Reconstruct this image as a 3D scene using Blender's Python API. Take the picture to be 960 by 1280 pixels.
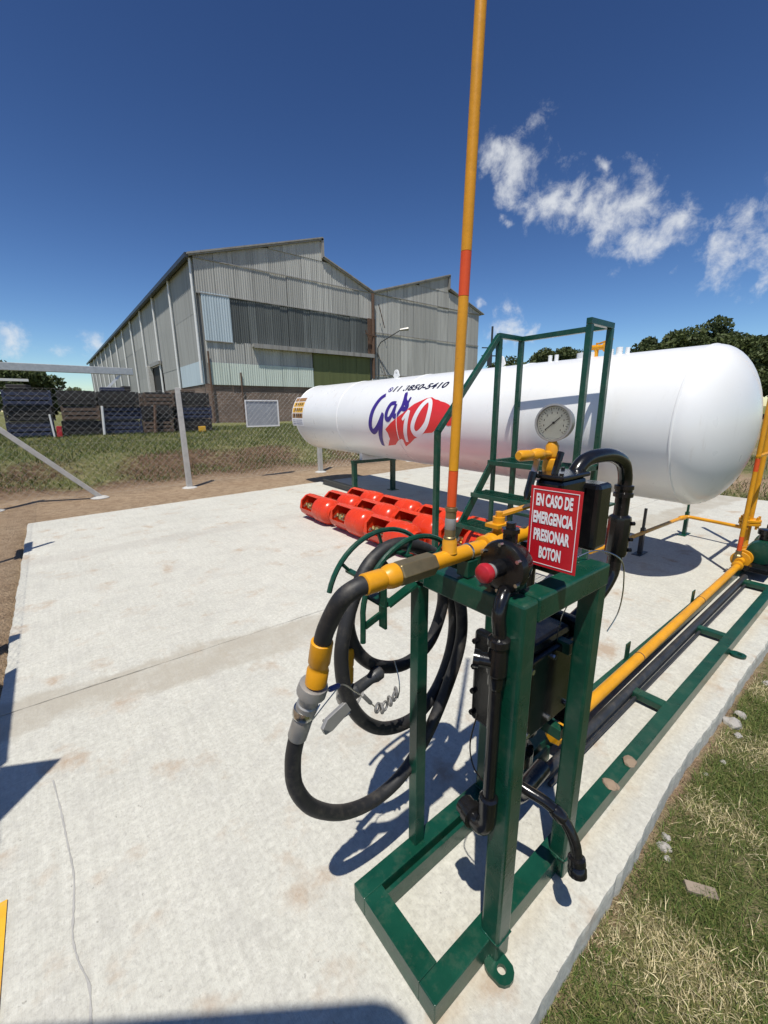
import bpy, bmesh, math, random
import numpy as np
from mathutils import Vector, Matrix
R = math.radians
random.seed(7); rng = np.random.default_rng(7)
sc = bpy.context.scene
for o in list(bpy.data.objects): bpy.data.objects.remove(o)
col = sc.collection

# ------------------------------------------------------------------ camera, sky, sun, exposure
CAM_H = 1.6
yaw, pitch, roll = R(38.3), R(13.9), R(-0.44)
cd = bpy.data.cameras.new('camera'); cam = bpy.data.objects.new('camera', cd); col.objects.link(cam)
cd.sensor_fit = 'HORIZONTAL'; cd.sensor_width = 36.0; cd.lens = 36.0 * 521.0 / 960.0
cd.clip_start = 0.02; cd.clip_end = 5000
def cam_axis(a, b, c):
    a, b = a*math.cos(roll) - b*math.sin(roll), a*math.sin(roll) + b*math.cos(roll)
    fy = c*math.cos(pitch) + b*math.sin(pitch); fz = -c*math.sin(pitch) + b*math.cos(pitch)
    return Vector((a*math.cos(yaw) + fy*math.sin(yaw), -a*math.sin(yaw) + fy*math.cos(yaw), fz))
rx, uy, bz = cam_axis(1, 0, 0), cam_axis(0, 1, 0), -cam_axis(0, 0, 1)
m = Matrix(((rx.x, uy.x, bz.x, 0), (rx.y, uy.y, bz.y, 0), (rx.z, uy.z, bz.z, CAM_H), (0, 0, 0, 1)))
cam.matrix_world = m
sc.camera = cam

SUN_EL = R(68.0)
SUN_H = Vector((0.78, 0.626))          # horizontal direction the shadows fall
world = bpy.data.worlds.new('World'); sc.world = world; world.use_nodes = True
wn, wl = world.node_tree.nodes, world.node_tree.links
wn.clear()
wout = wn.new('ShaderNodeOutputWorld'); wbg = wn.new('ShaderNodeBackground')
sky = wn.new('ShaderNodeTexSky'); sky.sky_type = 'NISHITA'; sky.sun_disc = False
sky.sun_elevation = SUN_EL; sky.sun_rotation = math.atan2(-SUN_H.x, -SUN_H.y)
sky.altitude = 300; sky.air_density = 1.0; sky.dust_density = 0.3; sky.ozone_density = 2.4
wbg.inputs['Strength'].default_value = 0.07
wl.new(wbg.outputs[0], wout.inputs['Surface'])
def wnode(t, **kw):
    n = wn.new(t)
    for k, v in kw.items(): setattr(n, k, v)
    return n
wtc = wnode('ShaderNodeTexCoord')
CLOUDS = [((0.739,0.533,0.413),.064),((0.779,0.499,0.38),.058),((0.809,0.467,0.358),.052),((0.819,0.419,0.393),.03),((0.828,0.433,0.358),.05),
 ((0.866,0.384,0.321),.060),((0.885,0.360,0.292),.045),((0.895,0.325,0.300),.038),((0.745,0.575,0.338),.019),((0.926,0.237,0.293),.05),
 ((0.936,0.257,0.239),.045),((0.948,0.226,0.225),.045),((0.795,0.58,0.176),.045),((0.824,0.541,0.169),.022),((0.755,0.623,0.204),.018),
 ((0.035,0.993,0.113),.03),((0.095,0.989,0.114),.035),((-0.033,0.993,0.112),.03),((0.712,0.565,0.417),.033),((0.954,0.206,0.218),.035),
 ((-.62,.55,.45),.12),((-.75,-.5,.4),.1),((.2,-.9,.35),.12),((.95,-.2,.25),.06),((.97,-.05,.3),.05)]
wdn = wnode('ShaderNodeTexNoise'); wdn.inputs['Scale'].default_value = 11; wdn.inputs['Detail'].default_value = 5; wl.new(wtc.outputs['Generated'], wdn.inputs['Vector'])
wds = wnode('ShaderNodeVectorMath', operation='SUBTRACT'); wl.new(wdn.outputs['Color'], wds.inputs[0]); wds.inputs[1].default_value = (.5, .5, .5)
wdm = wnode('ShaderNodeVectorMath', operation='SCALE'); wl.new(wds.outputs[0], wdm.inputs[0]); wdm.inputs['Scale'].default_value = .13
wdv = wnode('ShaderNodeVectorMath', operation='ADD'); wl.new(wtc.outputs['Generated'], wdv.inputs[0]); wl.new(wdm.outputs[0], wdv.inputs[1])
mask = None
for c, r in CLOUDS:
    d = wnode('ShaderNodeVectorMath', operation='DISTANCE')
    wl.new(wdv.outputs[0], d.inputs[0]); d.inputs[1].default_value = Vector(c).normalized()
    mr = wnode('ShaderNodeMapRange'); mr.inputs['From Min'].default_value = 0; mr.inputs['From Max'].default_value = r*1.75
    mr.inputs['To Min'].default_value = 1.0; mr.inputs['To Max'].default_value = 0.0
    wl.new(d.outputs['Value'], mr.inputs['Value'])
    if mask is None: mask = mr.outputs[0]
    else:
        mx = wnode('ShaderNodeMath', operation='MAXIMUM'); wl.new(mask, mx.inputs[0]); wl.new(mr.outputs[0], mx.inputs[1]); mask = mx.outputs[0]
nz = wnode('ShaderNodeTexNoise'); nz.inputs['Scale'].default_value = 24; nz.inputs['Detail'].default_value = 9; nz.inputs['Roughness'].default_value = 0.66
nz.inputs['Distortion'].default_value = 0.25
wl.new(wtc.outputs['Generated'], nz.inputs['Vector'])
nb = wnode('ShaderNodeMath', operation='MULTIPLY_ADD'); wl.new(nz.outputs[0], nb.inputs[0]); nb.inputs[1].default_value = 3.7; nb.inputs[2].default_value = -1.85
mk2 = wnode('ShaderNodeMath', operation='MULTIPLY_ADD'); wl.new(mask, mk2.inputs[0]); mk2.inputs[1].default_value = 2.3; mk2.inputs[2].default_value = -0.95
ad = wnode('ShaderNodeMath', operation='ADD'); wl.new(nb.outputs[0], ad.inputs[0]); wl.new(mk2.outputs[0], ad.inputs[1])
cr = wnode('ShaderNodeMapRange', interpolation_type='SMOOTHSTEP'); cr.inputs['From Min'].default_value = 0.0; cr.inputs['From Max'].default_value = 1.75
wl.new(ad.outputs[0], cr.inputs['Value'])
cm1 = wnode('ShaderNodeMath', operation='MULTIPLY'); wl.new(cr.outputs[0], cm1.inputs[0]); cm1.inputs[1].default_value = 0.82
cmix = wnode('ShaderNodeMix', data_type='RGBA'); wl.new(cm1.outputs[0], cmix.inputs['Factor'])
sgm = wnode('ShaderNodeGamma'); wl.new(sky.outputs[0], sgm.inputs[0]); sgm.inputs[1].default_value = 1.68
ssc = wnode('ShaderNodeVectorMath', operation='SCALE'); wl.new(sgm.outputs[0], ssc.inputs[0]); ssc.inputs['Scale'].default_value = 0.46
wl.new(ssc.outputs[0], cmix.inputs[6]); cmix.inputs[7].default_value = (11, 11.3, 11.6, 1)
wl.new(cmix.outputs[2], wbg.inputs['Color'])

sd = bpy.data.lights.new('sun', 'SUN'); sun = bpy.data.objects.new('sun', sd); col.objects.link(sun)
sd.energy = 4.6; sd.angle = R(0.53); sd.color = (1.0, 0.955, 0.87)
ld = Vector((SUN_H.x*math.cos(SUN_EL), SUN_H.y*math.cos(SUN_EL), -math.sin(SUN_EL)))
sun.rotation_euler = ld.to_track_quat('-Z', 'Y').to_euler(); sun.location = (-3, -3, 12)
vs = sc.view_settings; vs.view_transform = 'Standard'; vs.look = 'None'; vs.exposure = 0.1; vs.gamma = 1.0; vs.use_curve_mapping = False
sc.render.engine = 'CYCLES'
sc.render.resolution_x, sc.render.resolution_y = 768, 1024

# ------------------------------------------------------------------ materials
MATS = {}
def new_mat(name):
    mt = bpy.data.materials.new(name); mt.use_nodes = True
    nt = mt.node_tree; b = nt.nodes['Principled BSDF']; MATS[name] = mt
    return mt, nt, b
def N(nt, t, **kw):
    n = nt.nodes.new(t)
    for k, v in kw.items(): setattr(n, k, v)
    return n
def noise(nt, vec, scale, detail=4, rough=.55):
    n = N(nt, 'ShaderNodeTexNoise'); n.inputs['Scale'].default_value = scale; n.inputs['Detail'].default_value = detail; n.inputs['Roughness'].default_value = rough
    if vec is not None: nt.links.new(vec, n.inputs['Vector'])
    return n.outputs[0]
def ramp(nt, v, stops):
    r = N(nt, 'ShaderNodeValToRGB'); e = r.color_ramp.elements
    while len(e) < len(stops): e.new(0.5)
    for i, (p, c) in enumerate(stops): e[i].position = p; e[i].color = (c[0], c[1], c[2], 1) if not isinstance(c, (int, float)) else (c, c, c, 1)
    nt.links.new(v, r.inputs[0]); return r.outputs[0]
def mixc(nt, f, a, b, blend='MIX'):
    n = N(nt, 'ShaderNodeMix', data_type='RGBA', blend_type=blend)
    for s, v in ((0, f), (6, a), (7, b)):
        if isinstance(v, (int, float)): n.inputs[s].default_value = v
        elif isinstance(v, tuple): n.inputs[s].default_value = (*v[:3], 1)
        else: nt.links.new(v, n.inputs[s])
    return n.outputs[2]
def math_(nt, op, a, b=None, c=None):
    n = N(nt, 'ShaderNodeMath', operation=op)
    for i, v in enumerate((a, b, c)):
        if v is None: continue
        if isinstance(v, (int, float)): n.inputs[i].default_value = v
        else: nt.links.new(v, n.inputs[i])
    return n.outputs[0]
def bump(nt, b, h, strength=.3, dist=.01):
    n = N(nt, 'ShaderNodeBump'); n.inputs['Strength'].default_value = strength; n.inputs['Distance'].default_value = dist
    nt.links.new(h, n.inputs['Height']); nt.links.new(n.outputs[0], b.inputs['Normal'])
def wpos(nt): return N(nt, 'ShaderNodeNewGeometry').outputs['Position']
def objc(nt): return N(nt, 'ShaderNodeTexCoord').outputs['Object']
def stretch(nt, v, s):
    n = N(nt, 'ShaderNodeVectorMath', operation='MULTIPLY'); nt.links.new(v, n.inputs[0]); n.inputs[1].default_value = s; return n.outputs[0]

def paint(name, c, rough=.35, var=.18, dirt=None, dirtamt=.25, metal=0, bumpy=.06, scale=9, chip=None):
    mt, nt, b = new_mat(name)
    p = wpos(nt)
    n1 = noise(nt, p, scale, 5); n2 = noise(nt, p, scale*9, 3)
    base = mixc(nt, ramp(nt, n1, [(.3, 0), (.75, 1)]), tuple(v*(1-var) for v in c), tuple(min(1, v*(1+var)) for v in c))
    if dirt:
        base = mixc(nt, math_(nt, 'MULTIPLY', ramp(nt, noise(nt, p, scale*2.3, 7, .7), [(.5, 0), (.72, 1)]), dirtamt), base, dirt)
    if chip:
        cz = math_(nt, 'MULTIPLY', ramp(nt, noise(nt, p, 55, 5, .7), [(.66, 0), (.70, 1)]), ramp(nt, noise(nt, p, 6, 3), [(.45, 0), (.6, 1)]))
        base = mixc(nt, math_(nt, 'MULTIPLY', cz, .8), base, chip)
    nt.links.new(base, b.inputs['Base Color'])
    nt.links.new(math_(nt, 'MULTIPLY_ADD', n1, .25, rough-.12), b.inputs['Roughness'])
    b.inputs['Metallic'].default_value = metal
    if bumpy: bump(nt, b, n2, bumpy, .004)
    return mt
DUST = (.42, .36, .27)
GREEN = paint('green_paint', (.004, .052, .030), .3, .22, DUST, .07, bumpy=.12, chip=(.10, .085, .06))
YELLOW = paint('yellow_paint', (.68, .30, .008), .36, .12, (.36, .17, .02), .3, bumpy=.12, chip=(.16, .10, .05))
ORANGE = paint('orange_paint', (.72, .085, .012), .4, .08)
REDCYL = paint('red_cylinder_paint', (.64, .042, .010), .26, .08, (.40, .05, .02), .25, bumpy=.1)
BLACK = paint('black_enamel', (.007, .007, .008), .2, .2, DUST, .02, bumpy=.1)
RUBBER = paint('hose_rubber', (.017, .017, .018), .55, .2, DUST, .12)
BRASS = paint('brass', (.80, .60, .27), .3, .15, metal=1)
BRONZE = paint('weathered_brass', (.30, .235, .12), .42, .15, (.12, .1, .06), .4, metal=.75)
STEEL = paint('steel', (.62, .62, .60), .25, .08, metal=1)
GALV = paint('galvanised', (.50, .51, .50), .45, .12, (.35, .33, .3), .3, metal=.5)
ALLOY = paint('grey_alloy', (.36, .35, .33), .45, .12, (.15, .14, .12), .35, metal=.5)
REDPL = paint('red_plastic', (.40, .014, .022), .35, .05)
SIGNRED = paint('sign_red', (.52, .012, .022), .3, .04)
WHITEPL = paint('white_vinyl', (.82, .82, .82), .4, .02, bumpy=0)
DARKPIPE = paint('dark_steel', (.03, .032, .035), .4, .25, DUST, .1)
RUST = paint('rusty_iron', (.12, .07, .045), .8, .3, (.06, .03, .02), .5)
WHITEPAINT = paint('white_paint', (.72, .72, .70), .5, .06, (.5, .47, .42), .25)
CONCPOST = paint('concrete_post', (.46, .45, .42), .85, .12, (.3, .28, .25), .35, bumpy=.3)
NAVY = paint('crate_navy', (.020, .03, .07), .6, .3, RUST and (.09, .05, .03), .5)
CHAR = paint('crate_charcoal', (.02, .019, .018), .7, .3, (.08, .05, .035), .4)
BROWNC = paint('crate_brown', (.10, .065, .045), .75, .3, (.1, .07, .05), .4)
WOOD = paint('old_wood', (.25, .2, .15), .8, .25)
STONE = paint('stone', (.36, .34, .31), .9, .25, (.24, .2, .16), .7, bumpy=.5)
CLOD = paint('dry_clay', (.26, .19, .13), .9, .15, bumpy=.5)
PURPLE = paint('purple_vinyl', (.045, .02, .22), .4, .05, bumpy=0)
LOGORED = paint('logo_red', (.68, .03, .03), .4, .05, bumpy=0)
NUMBER = paint('number_vinyl', (.012, .01, .035), .4, .05, bumpy=0)
LABELY = paint('label_yellow', (.72, .40, .04), .45, .05, bumpy=0)
LABELK = paint('label_black', (.03, .02, .015), .5, .05, bumpy=0)
LABELB = paint('label_brown', (.30, .16, .06), .5, .05, bumpy=0)
DIAL = paint('dial_face', (.52, .51, .40), .4, .03, bumpy=0)
YLINE = paint('yellow_road_paint', (.74, .40, .02), .6, .12, DUST, .3, bumpy=.3)

def tank_mat():
    mt, nt, b = new_mat('tank_white_paint'); p = wpos(nt)
    base = mixc(nt, ramp(nt, noise(nt, p, 1.3, 4), [(.3, 0), (.7, 1)]), (.76, .76, .74), (.82, .82, .80))
    sm = ramp(nt, noise(nt, stretch(nt, p, (2.0, 2.2, .5)), 2.0, 6, .65), [(.62, 0), (.74, 1)])
    base = mixc(nt, math_(nt, 'MULTIPLY', sm, .38), base, (.52, .46, .38))
    sm2 = ramp(nt, noise(nt, stretch(nt, p, (5, 6, .35)), 1.0, 7, .72), [(.60, 0), (.72, 1)])
    base = mixc(nt, math_(nt, 'MULTIPLY', sm2, .16), base, (.5, .48, .44))
    nt.links.new(base, b.inputs['Base Color'])
    nt.links.new(math_(nt, 'MULTIPLY_ADD', noise(nt, p, 5, 4), .16, .22), b.inputs['Roughness'])
    bump(nt, b, noise(nt, p, 1.6, 2), .12, .02)
    b.inputs['Coat Weight'].default_value = .25; b.inputs['Coat Roughness'].default_value = .2
    return mt
TANK = tank_mat()

def concrete_mat():
    mt, nt, b = new_mat('pad_concrete'); p = wpos(nt)
    n_big = noise(nt, p, 1.1, 7, .62); n_mid = noise(nt, p, 6, 6, .65); n_fine = noise(nt, p, 70, 4, .7)
    base = mixc(nt, ramp(nt, n_big, [(.3, 0), (.7, 1)]), (.49, .48, .415), (.595, .582, .505))
    broom = noise(nt, stretch(nt, p, (34, 2.6, 1)), 1.0, 5, .7)
    base = mixc(nt, .25, base, ramp(nt, broom, [(.3, (.38, .372, .335)), (.6, (.61, .60, .545))]))
    base = mixc(nt, math_(nt, 'MULTIPLY', ramp(nt, n_mid, [(.38, 1), (.52, 0)]), .22), base, (.36, .345, .32))
    base = mixc(nt, math_(nt, 'MULTIPLY', ramp(nt, n_fine, [(.36, 1), (.5, 0)]), .42), base, (.33, .315, .285))
    vo = N(nt, 'ShaderNodeTexVoronoi'); vo.inputs['Scale'].default_value = 46
    dv = N(nt, 'ShaderNodeTexNoise'); dv.inputs['Scale'].default_value = 60; nt.links.new(p, dv.inputs['Vector'])
    nt.links.new(mixc(nt, .03, p, dv.outputs['Color']), vo.inputs['Vector'])
    grain = noise(nt, p, 34, 6, .75)
    base = mixc(nt, math_(nt, 'MULTIPLY', ramp(nt, grain, [(.40, 1), (.53, 0)]), .30), base, (.36, .345, .30))
    base = mixc(nt, math_(nt, 'MULTIPLY', ramp(nt, grain, [(.55, 0), (.68, 1)]), .45), base, (.69, .675, .60))
    pit = math_(nt, 'MULTIPLY', ramp(nt, vo.outputs['Distance'], [(.06, 1), (.2, 0)]), ramp(nt, noise(nt, p, 9, 5, .7), [(.56, 0), (.66, 1)]))
    base = mixc(nt, math_(nt, 'MULTIPLY', pit, .7), base, (.20, .18, .155))
    # brown boot and rust stains
    st = ramp(nt, noise(nt, p, 3.1, 5, .6), [(.55, 0), (.67, 1)])
    base = mixc(nt, math_(nt, 'MULTIPLY', math_(nt, 'MULTIPLY', st, ramp(nt, n_mid, [(.4, 0), (.6, 1)])), .75), base, (.37, .27, .185))
    # laitance spilled along the pour joint
    s = N(nt, 'ShaderNodeSeparateXYZ'); nt.links.new(p, s.inputs[0])
    wob = math_(nt, 'MULTIPLY_ADD', noise(nt, p, 2.2, 6, .7), .5, -.25)
    d = math_(nt, 'ADD', math_(nt, 'ADD', s.outputs[1], math_(nt, 'MULTIPLY', s.outputs[0], .085)), wob)
    band = math_(nt, 'SUBTRACT', 1.0, math_(nt, 'MULTIPLY', math_(nt, 'ABSOLUTE', math_(nt, 'SUBTRACT', d, 2.71)), 4.6))
    band = math_(nt, 'MULTIPLY', math_(nt, 'MULTIPLY', ramp(nt, band, [(.0, 0), (.35, 1)]), ramp(nt, noise(nt, p, 3.4, 6, .7), [(.30, .35), (.55, 1)])), .75)
    base = mixc(nt, band, base, (.37, .335, .27))
    d2 = math_(nt, 'ADD', s.outputs[1], math_(nt, 'MULTIPLY', wob, .8))
    band2 = ramp(nt, math_(nt, 'SUBTRACT', 1.0, math_(nt, 'MULTIPLY', math_(nt, 'ABSOLUTE', math_(nt, 'SUBTRACT', d2, 5.75)), 5)), [(0, 0), (.6, 1)])
    base = mixc(nt, math_(nt, 'MULTIPLY', band2, .28), base, (.36, .33, .29))
    # dusty crust by the kerb edge
    e = ramp(nt, math_(nt, 'ADD', s.outputs[1], math_(nt, 'MULTIPLY', wob, .25)), [(.44, 0), (.5, 1), (.53, 0)])
    base = mixc(nt, math_(nt, 'MULTIPLY', e, .3), base, (.5, .4, .26))
    nt.links.new(base, b.inputs['Base Color']); b.inputs['Roughness'].default_value = .9
    b.inputs['Specular IOR Level'].default_value = .25
    h = math_(nt, 'SUBTRACT', math_(nt, 'MULTIPLY', broom, .8), math_(nt, 'MULTIPLY', pit, .8)); h = math_(nt, 'ADD', h, math_(nt, 'ADD', math_(nt, 'MULTIPLY', n_mid, .5), math_(nt, 'ADD', math_(nt, 'MULTIPLY', n_fine, .3), math_(nt, 'MULTIPLY', grain, .7))))
    bump(nt, b, h, .5, .008)
    return mt
PAD = concrete_mat()

def ground_mat():
    mt, nt, b = new_mat('soil_and_turf'); p = wpos(nt)
    at = N(nt, 'ShaderNodeAttribute', attribute_name='turf').outputs['Fac']
    at2 = N(nt, 'ShaderNodeAttribute', attribute_name='raw').outputs['Fac']
    nA = noise(nt, p, 1.2, 7, .65); nB = noise(nt, p, 9, 6, .65); nC = noise(nt, p, 45, 4, .7)
    soil = mixc(nt, ramp(nt, nA, [(.3, 0), (.7, 1)]), (.42, .295, .185), (.52, .39, .26))
    soil = mixc(nt, math_(nt, 'MULTIPLY', ramp(nt, nB, [(.4, 1), (.55, 0)]), .5), soil, (.27, .18, .11))
    soil = mixc(nt, math_(nt, 'MULTIPLY', ramp(nt, nC, [(.6, 0), (.75, 1)]), .5), soil, (.6, .5, .38))
    raw = mixc(nt, ramp(nt, nB, [(.35, 0), (.65, 1)]), (.10, .060, .036), (.22, .145, .09))
    soil = mixc(nt, at2, soil, raw)
    turf = mixc(nt, ramp(nt, nA, [(.35, 0), (.65, 1)]), (.11, .135, .04), (.21, .205, .08))
    turf = mixc(nt, ramp(nt, nB, [(.5, 0), (.72, 1)]), turf, (.36, .29, .17))
    f = ramp(nt, math_(nt, 'ADD', at, math_(nt, 'MULTIPLY_ADD', nB, .9, -.45)), [(.38, 0), (.62, 1)])
    nt.links.new(mixc(nt, f, soil, turf), b.inputs['Base Color']); b.inputs['Roughness'].default_value = .95
    b.inputs['Specular IOR Level'].default_value = .15
    bump(nt, b, math_(nt, 'ADD', nB, math_(nt, 'MULTIPLY', nC, .9)), 1.0, .06)
    return mt
GROUND = ground_mat()

def attr_leaf(name, rough=.6, trans=.25):
    mt, nt, b = new_mat(name)
    a = N(nt, 'ShaderNodeAttribute', attribute_name='tint').outputs['Color']
    nt.links.new(a, b.inputs['Base Color']); b.inputs['Roughness'].default_value = rough
    b.inputs['Specular IOR Level'].default_value = .25
    tr = N(nt, 'ShaderNodeBsdfTranslucent'); nt.links.new(a, tr.inputs[0])
    mx = N(nt, 'ShaderNodeMixShader'); mx.inputs[0].default_value = trans
    nt.links.new(b.outputs[0], mx.inputs[1]); nt.links.new(tr.outputs[0], mx.inputs[2])
    nt.links.new(mx.outputs[0], nt.nodes['Material Output'].inputs[0]); return mt
LEAF = attr_leaf('leaves'); BLADE = attr_leaf('grass_blades', .7, .2)
BARK = paint('bark', (.10, .075, .055), .9, .3, bumpy=.5)

def sheet_mat(name, c, streak, sv=.14, rough=.55, rust=.35):
    mt, nt, b = new_mat(name); p = wpos(nt)
    rnd = N(nt, 'ShaderNodeObjectInfo').outputs['Random']
    base = mixc(nt, rnd, tuple(v*(1-sv) for v in c), tuple(min(1, v*(1+sv)) for v in c))
    st = noise(nt, stretch(nt, p, (4.5, 4.5, .14)), 1.0, 6, .7)
    base = mixc(nt, math_(nt, 'MULTIPLY', ramp(nt, st, [(.46, 0), (.68, 1)]), .75), base, streak)
    st2 = noise(nt, stretch(nt, p, (7, 7, .3)), 1.0, 6, .75)
    base = mixc(nt, math_(nt, 'MULTIPLY', ramp(nt, st2, [(.62, 0), (.74, 1)]), rust), base, (.20, .13, .085))
    nt.links.new(base, b.inputs['Base Color']); b.inputs['Roughness'].default_value = rough
    b.inputs['Specular IOR Level'].default_value = .3
    return mt
SHEET = sheet_mat('weathered_sheet', (.43, .425, .39), (.24, .235, .215), .18)
SHEETD = sheet_mat('dark_sheet', (.115, .125, .12), (.06, .065, .06), .3)
SHEETP = sheet_mat('pale_sheet', (.60, .66, .58), (.45, .5, .42), .05, rust=.15)
SHEETB = sheet_mat('pale_blue_sheet', (.46, .54, .58), (.36, .43, .46), .06, rust=.12)
SHEETW = sheet_mat('side_wall_sheet', (.34, .34, .32), (.22, .22, .20), .12)
DOORG = sheet_mat('green_door_sheet', (.125, .14, .055), (.08, .095, .035), .08, rust=.2)
ROOFM = sheet_mat('roof_sheet', (.30, .29, .27), (.18, .16, .14), .1)
def brick_mat():
    mt, nt, b = new_mat('old_brick'); p = wpos(nt)
    s = N(nt, 'ShaderNodeSeparateXYZ'); nt.links.new(p, s.inputs[0])
    c = N(nt, 'ShaderNodeCombineXYZ'); nt.links.new(math_(nt, 'ADD', s.outputs[0], s.outputs[1]), c.inputs[0]); nt.links.new(s.outputs[2], c.inputs[1])
    br = N(nt, 'ShaderNodeTexBrick'); nt.links.new(c.outputs[0], br.inputs[0]); br.inputs['Scale'].default_value = 1.0
    br.inputs['Brick Width'].default_value = .26; br.inputs['Row Height'].default_value = .085; br.inputs['Mortar Size'].default_value = .012
    br.inputs['Color1'].default_value = (.18, .108, .075, 1); br.inputs['Color2'].default_value = (.24, .155, .11, 1); br.inputs['Mortar'].default_value = (.26, .22, .18, 1)
    base = mixc(nt, math_(nt, 'MULTIPLY', ramp(nt, noise(nt, p, .9, 6, .7), [(.45, 0), (.65, 1)]), .6), br.outputs[0], (.10, .075, .06))
    nt.links.new(base, b.inputs['Base Color']); b.inputs['Roughness'].default_value = .95; return mt
BRICK = brick_mat()

# ------------------------------------------------------------------ mesh helpers
def catmull(pts, n=8, closed=False):
    P = [Vector(p) for p in pts]; out = []
    k = len(P)
    for i in range(k - (0 if closed else 1)):
        if closed: a, b, c, d = P[(i-1) % k], P[i], P[(i+1) % k], P[(i+2) % k]
        else: a, b, c, d = P[max(i-1, 0)], P[i], P[i+1], P[min(i+2, k-1)]
        for j in range(n):
            t = j/n
            out.append(.5*((2*b) + (c-a)*t + (2*a-5*b+4*c-d)*t*t + (3*b-a-3*c+d)*t**3))
    if not closed: out.append(P[-1].copy())
    return out
class MB:
    def __init__(s): s.v = []; s.f = []
    def add(s, vs, fs):
        o = len(s.v); s.v += [tuple(v) for v in vs]; s.f += [tuple(i+o for i in f) for f in fs]; return s
    def box(s, x0, x1, y0, y1, z0, z1, M=None):
        vs = [Vector((x, y, z)) for z in (z0, z1) for y in (y0, y1) for x in (x0, x1)]
        if M is not None: vs = [M @ v for v in vs]
        return s.add(vs, [(0, 2, 3, 1), (4, 5, 7, 6), (0, 1, 5, 4), (2, 6, 7, 3), (0, 4, 6, 2), (1, 3, 7, 5)])
    def bar(s, p0, p1, w, h, up=(0, 0, 1)):
        p0, p1 = Vector(p0), Vector(p1); d = (p1-p0); L = d.length; d.normalize(); u = Vector(up)
        if abs(d.dot(u)) > .98: u = Vector((1, 0, 0))
        sd_ = d.cross(u).normalized(); u = sd_.cross(d).normalized()
        M = Matrix(((d.x, sd_.x, u.x, p0.x), (d.y, sd_.y, u.y, p0.y), (d.z, sd_.z, u.z, p0.z), (0, 0, 0, 1)))
        return s.box(0, L, -w/2, w/2, -h/2, h/2, M)
    def tube(s, pts, r, n=12, cap=True, closed=False):
        P = [Vector(p) for p in pts]; k = len(P)
        rr = r if isinstance(r, (list, tuple)) else [r]*k
        T = []
        for i in range(k):
            a = P[(i-1) % k] if (closed or i > 0) else P[i]; b = P[(i+1) % k] if (closed or i < k-1) else P[i]
            t = b-a; T.append(t.normalized() if t.length > 1e-9 else Vector((0, 0, 1)))
        u = T[0].orthogonal().normalized(); vs = []
        for i in range(k):
            u = (u - T[i]*u.dot(T[i])).normalized(); w = T[i].cross(u)
            for j in range(n):
                a = 2*math.pi*j/n; vs.append(P[i] + (u*math.cos(a) + w*math.sin(a))*rr[i])
        fs = []
        for i in range(k if closed else k-1):
            for j in range(n):
                i2 = (i+1) % k
                fs.append((i*n+j, i*n+(j+1) % n, i2*n+(j+1) % n, i2*n+j))
        if cap and not closed: fs += [tuple(range(n))[::-1], tuple((k-1)*n+j for j in range(n))]
        return s.add(vs, fs)
    def cyl(s, p0, p1, r, n=16, r2=None): return s.tube([p0, p1], [r, r if r2 is None else r2], n)
    def lathe(s, prof, M=None, n=24, caps=True):      # prof: (radius, height) along local z
        vs = []; M = M or Matrix()
        for r, z in prof:
            for j in range(n): a = 2*math.pi*j/n; vs.append(M @ Vector((r*math.cos(a), r*math.sin(a), z)))
        fs = [(i*n+j, i*n+(j+1) % n, (i+1)*n+(j+1) % n, (i+1)*n+j) for i in range(len(prof)-1) for j in range(n)]
        if caps: fs += [tuple(range(n))[::-1], tuple((len(prof)-1)*n+j for j in range(n))]
        return s.add(vs, fs)
    def prism(s, poly, M, depth):                     # poly in local xy, extruded along local z
        n = len(poly); vs = [M @ Vector((x, y, 0)) for x, y in poly] + [M @ Vector((x, y, depth)) for x, y in poly]
        return s.add(vs, [tuple(range(n))[::-1], tuple(range(n, 2*n))] + [(i, (i+1) % n, n+(i+1) % n, n+i) for i in range(n)])
    def mesh(s, name, sharp=35):
        me = bpy.data.meshes.new(name); me.from_pydata(s.v, [], s.f); me.validate(); me.update()
        bm = bmesh.new(); bm.from_mesh(me); bmesh.ops.recalc_face_normals(bm, faces=bm.faces); bm.to_mesh(me); bm.free()
        if sharp:
            me.polygons.foreach_set('use_smooth', [True]*len(me.polygons)); me.set_sharp_from_angle(angle=R(sharp))
        return me
    def build(s, name, mat, parent=None, bevel=0, sharp=35):
        if parent is not None:
            off = root_loc(parent); s.v = [(v[0]-off[0], v[1]-off[1], v[2]-off[2]) for v in s.v]
        o = link(name, s.mesh(name, sharp), mat, parent)
        if bevel:
            bv = o.modifiers.new('bevel', 'BEVEL'); bv.width = bevel; bv.segments = 2; bv.limit_method = 'ANGLE'
        return o
def root_loc(o):
    p = Vector((0, 0, 0))
    while o is not None: p = p + o.location; o = o.parent
    return p
def link(name, me, mat, parent=None):
    o = bpy.data.objects.new(name, me)
    if mat is not None and not me.materials: me.materials.append(mat)
    o.parent = parent; col.objects.link(o); return o
def thing(name, label, cat, loc, group=None, rz=0):
    o = bpy.data.objects.new(name, None); col.objects.link(o); o.location = loc; o.rotation_euler = (0, 0, rz)
    o.empty_display_size = .1
    return tag(o, label, cat, group)
def tag(o, label, cat, group=None):
    o['label'] = label; o['category'] = cat
    if group: o['group'] = group
    return o
def copy_tree(o, parent=None):
    c = o.copy(); col.objects.link(c); c.parent = parent
    for ch in list(o.children): copy_tree(ch, c)
    return c
def frame(o, z, x=None):
    z = Vector(z).normalized(); x = Vector(x) if x is not None else z.orthogonal(); y = z.cross(x).normalized(); x = y.cross(z)
    return Matrix(((x.x, y.x, z.x, o[0]), (x.y, y.y, z.y, o[1]), (x.z, y.z, z.z, o[2]), (0, 0, 0, 1)))
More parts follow.
